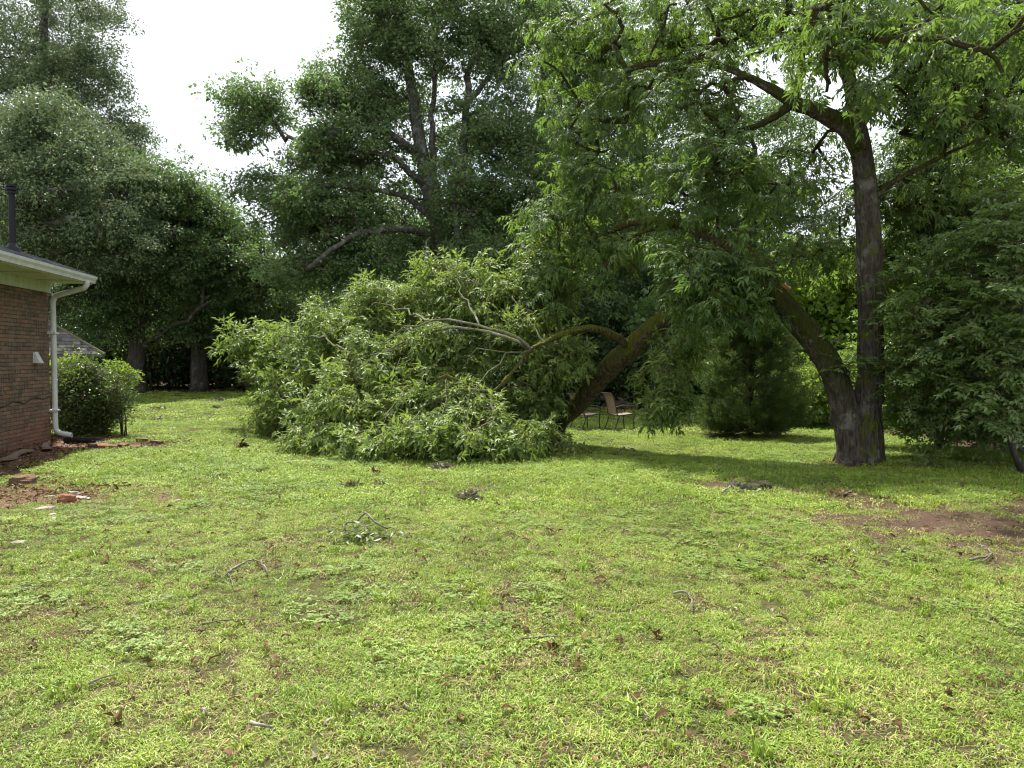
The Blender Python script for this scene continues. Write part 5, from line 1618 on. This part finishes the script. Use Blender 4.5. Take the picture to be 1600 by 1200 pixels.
leaf_pile(1288, 880, 30, 5, 26, 'brown curled leaves in the grass below the bright lawn patch', 'litter', .05)
leaf_pile(120, 966, 12, 9, 5, 'single big dark curled leaf standing in the grass', 'litter', .065, 'curled_leaf', 'leaf', twigs=0)
leaf_pile(160, 957, 24, 8, 9, 'reddish-brown leaf lying beside the dark curled leaf', 'litter', .045, 'brown_leaf', 'leaf', twigs=0)
leaf_pile(182, 1136, 20, 10, 7, 'dark dead leaf half sunk in the turf', 'litter', .055, 'dead_leaf', 'leaf', twigs=0)
leaf_pile(492, 1192, 30, 8, 9, 'pale dry leaf cluster lying deep in the shaded turf', 'pile', .055, 'pale_leaf', 'leaf', twigs=0)
leaf_pile(1030, 1002, 20, 10, 9, 'rusty curled leaf between the hooked and straight twigs', 'litter', .06, 'rusty_leaf', 'leaf', twigs=0)
leaf_pile(1120, 1112, 16, 16, 9, 'dark curled leaf with pale stalk in the turf', 'litter', .05, 'stalked_leaf', 'leaf', twigs=0)
leaf_pile(1232, 1125, 28, 18, 14, 'pair of brown leaves on a bare spot of turf', 'litter', .045, 'brown_leaves', 'leaf', twigs=0)
leaf_pile(862, 1018, 24, 9, 12, 'dark leaf scraps beside the straight twig', 'litter', .05, 'leaf_scraps', 'leaf', twigs=0)
# brush heap behind the pecan and behind the chairs
leaf_pile(1292, 664, 90, 14, 260, 'low heap of dead brush and leaves beside the cedar', 'litter', .2, 'brush_heap', 'brush heap', twigs=26)
leaf_pile(965, 640, 60, 18, 200, 'dark brush heap behind the clear patio chair', 'litter', .22, 'brush_pile', 'brush heap', twigs=18)

# ------------------------------------------------------------------ leaf litter and grass
SRC['litter'] = [litter_leaf('dead_leaf', M['litter'], L, W) for L, W in ((.06, .013), (.045, .015), (.075, .02), (.035, .012))]
SRC['chips'] = [litter_leaf('pale_leaf', M['pile'], L, W) for L, W in ((.05, .012), (.04, .013), (.06, .011))]
SRC['grassA'] = [grass_clump('grass_clump', 60, .085, L, .0038, ln, [M['grass'], M['drygrass']], .12) for L, ln in ((.045, .9), (.036, 1.2), (.052, .8), (.04, 1.1))]
SRC['grassB'] = [grass_clump('turf_clump', 56, .15, L, .0070, ln, [M['grass'], M['drygrass']], .07) for L, ln in ((.05, 1.0), (.042, 1.2), (.058, .8))]
SRC['grassC'] = [grass_clump('far_turf_clump', 40, .30, L, .018, ln, [M['grass'], M['drygrass']], .05) for L, ln in ((.07, 1.0), (.06, 1.2), (.08, .8))]
SRC['thatch'] = [grass_clump('thatch_clump', 30, .09, .04, .004, 1.5, [M['grass'], M['drygrass']], .72) for _ in range(3)]
SRC['tuft'] = [grass_clump('grass_tuft', 22, .035, L, .0055, ln, [M['grass'], M['drygrass']], .04) for L, ln in ((.11, .6), (.09, .8), (.13, .5))]

def lawn_pts(y0, y1, dens, thin=1.0, margin=1.0, hmul=None):
    w1 = y1 * .70 + margin
    n = int(dens * (y1 - y0) * 2 * w1)
    x = rng.uniform(-w1, w1, n); y = rng.uniform(y0, y1, n)
    keep = np.abs(x) < y * .70 + margin
    x, y = x[keep], y[keep]
    d, wd = dirt(x, y), wood(x, y)
    pr_ = (1 - np.clip(d * 1.06, 0, 1) * thin) * (1 - wd)
    hx, hy = house_local(x, y)
    pr_ = np.where((hx < .12) & (hx > -9.2) & (hy < .1), 0, pr_)
    keep = rng.uniform(size=len(x)) < pr_
    x, y = x[keep], y[keep]
    return x, y
def grass_layer(name, label, key, bands, smin, smax, thin=1.0):
    X, Y = [], []
    for b in bands:
        x, y = lawn_pts(*b, thin=thin); X.append(x); Y.append(y)
    x, y = np.concatenate(X), np.concatenate(Y)
    n = len(x)
    rot = np.stack([rng.normal(size=n) * .1, rng.normal(size=n) * .1, rng.uniform(0, 6.28, n)], 1)
    hgt = .7 + .6 * fbm(x, y, 1.6, 31)
    o = scatter(name, key, np.stack([x, y, H(x, y)], 1), rot, rng.uniform(smin, smax, n) * hgt)
    return tag(o, label, 'grass', kind='stuff')
grass_layer('lawn_grass', 'short sunlit lawn grass over the near yard', 'grassA', [(2.2, 4.6, 260), (4.6, 8.0, 180)], .62, 1.08)
grass_layer('middle_lawn_grass', 'short bright lawn grass across the middle of the yard', 'grassB', [(8.0, 13.0, 85), (13.0, 19.0, 48)], .75, 1.25)
grass_layer('far_lawn_grass', 'short lawn grass reaching back to the trees', 'grassC', [(19, 26, 16), (26, 35, 10)], .7, 1.1)
def thatch():
    y = rng.uniform(2.2, 10, 26000); x = rng.uniform(-8, 8, 26000)
    d = dirt(x, y)
    hx, hy = house_local(x, y)
    k = (np.abs(x) < y * .7 + 1) & (rng.uniform(size=len(x)) < .12 + 1.3 * d * (1 - d)) & (hx > .2)
    x, y = x[k], y[k]; n = len(x)
    o = scatter('lawn_thatch', 'thatch', np.stack([x, y, H(x, y)], 1), np.stack([rng.normal(size=n) * .15, rng.normal(size=n) * .15, rng.uniform(0, 6.28, n)], 1), rng.uniform(.6, 1.2, n))
    tag(o, 'dry straw-coloured thatch showing through thin spots of lawn', 'thatch', kind='stuff')
thatch()
def clover_patch(name):
    mb = MB()
    for k in range(16):
        a_, u = rng.uniform(0, 6.28), .10 * math.sqrt(rng.uniform())
        c = np.array([math.cos(a_) * u, math.sin(a_) * u, rng.uniform(.025, .045)])
        for j in range(3):
            b_ = j * 2.094 + a_
            d = np.array([math.cos(b_), math.sin(b_), rng.uniform(-.1, .25)])
            sd = np.array([-math.sin(b_), math.cos(b_), 0])
            r_ = .013 * rng.uniform(.8, 1.3)
            mb.add([c, c + d * r_ * .7 + sd * r_ * .55, c + d * r_ * 1.3, c + d * r_ * .7 - sd * r_ * .55], [(0, 3, 2, 1)])
    return source(name, mb, [M['clover']])
M['clover'] = leaf_mat('clover_leaf', [(.1, (.06, .105, .018)), (.5, (.13, .205, .036)), (.9, (.25, .335, .08))], (.30, .42, .05), .3, .5, .3, 2.0)
SRC['clover'] = [clover_patch('clover_leaves') for _ in range(3)]
_y = rng.uniform(2.4, 14, 30000); _x = rng.uniform(-10, 10, 30000)
_k = (np.abs(_x) < _y * .7 + 1) & (fbm(_x, _y, 1.4, 51) > .58) & (rng.uniform(size=30000) < .22) & (dirt(_x, _y) < .4) & (wood(_x, _y) < .2)
_x, _y = _x[_k], _y[_k]
tag(scatter('clover', 'clover', np.stack([_x, _y, H(_x, _y)], 1), np.stack([_x * 0, _x * 0, rng.uniform(0, 6.28, len(_x))], 1), rng.uniform(.7, 1.2, len(_x))), 'clover and small weeds growing in patches through the lawn', 'clover', kind='stuff')
grass_layer('taller_grass', 'taller tufts of grass dotted through the lawn', 'tuft', [(2.2, 6, 7), (6, 13, 5)], .6, 1.2)
n = 0
def strew(name, label, key, bands, smin, smax, bias):
    X, Y = [], []
    for y0, y1, dens in bands:
        w1 = y1 * .7 + 1
        k = int(dens * (y1 - y0) * 2 * w1)
        x = rng.uniform(-w1, w1, k); y = rng.uniform(y0, y1, k)
        hx, hy = house_local(x, y)
        keep = (np.abs(x) < y * .7 + 1) & (rng.uniform(size=k) < .35 + bias * dirt(x, y) + .3 * (fbm(x, y, 1.1, 41) > .52)) & ~((hx < .05) & (hy < 0))
        X.append(x[keep]); Y.append(y[keep])
    x, y = np.concatenate(X), np.concatenate(Y); k = len(x)
    rot = np.stack([rng.normal(size=k) * .28, rng.normal(size=k) * .28, rng.uniform(0, 6.28, k)], 1)
    o = scatter(name, key, np.stack([x, y, H(x, y) + rng.uniform(.012, .04, k)], 1), rot, rng.uniform(smin, smax, k))
    return tag(o, label, 'leaf litter', kind='stuff')
strew('leaf_litter', 'small dead brown leaves strewn through the lawn', 'litter', [(2.3, 7, 42), (7, 14, 20), (14, 22, 8)], .4, 1.05, .7)
strew('pale_litter', 'pale dry leaf bits strewn through the lawn', 'chips', [(2.3, 7, 12), (7, 14, 7), (14, 24, 5)], .4, 1.0, .4)
_x = rng.uniform(-9.2, -4.6, 9000); _y = rng.uniform(6.5, 15.5, 9000)
_hx, _hy = house_local(_x, _y)
_k = (dirt(_x, _y) > .45) & ((_hx > .1) | (_hy > .1)) & (rng.uniform(size=9000) < .5)
_x, _y = _x[_k], _y[_k]
tag(scatter('soil_litter', 'litter', np.stack([_x, _y, H(_x, _y) + .008], 1), np.stack([rng.normal(size=len(_x)) * .3, rng.normal(size=len(_x)) * .3, rng.uniform(0, 6.28, len(_x))], 1), rng.uniform(.5, 1.4, len(_x))), 'dead leaves and crumbs strewn on the red soil by the house', 'leaf litter', kind='stuff')
# litter on the mulched bed to the right and on the woodland floor
k = 5000
x = np.concatenate([rng.uniform(8, 14, 3000), rng.uniform(-16, 10, 2000)]); y = np.concatenate([rng.uniform(9, 27, 3000), rng.uniform(29, 36, 2000)])
kp = wood(x, y) > .4
x, y = x[kp], y[kp]; k = len(x)
tag(scatter('bed_litter', 'litter', np.stack([x, y, H(x, y) + .02], 1), np.stack([rng.normal(size=k) * .4, rng.normal(size=k) * .4, rng.uniform(0, 6.28, k)], 1), rng.uniform(1.2, 2.6, k)), 'dead leaves covering the mulched bed and woodland floor', 'leaf litter', kind='stuff')
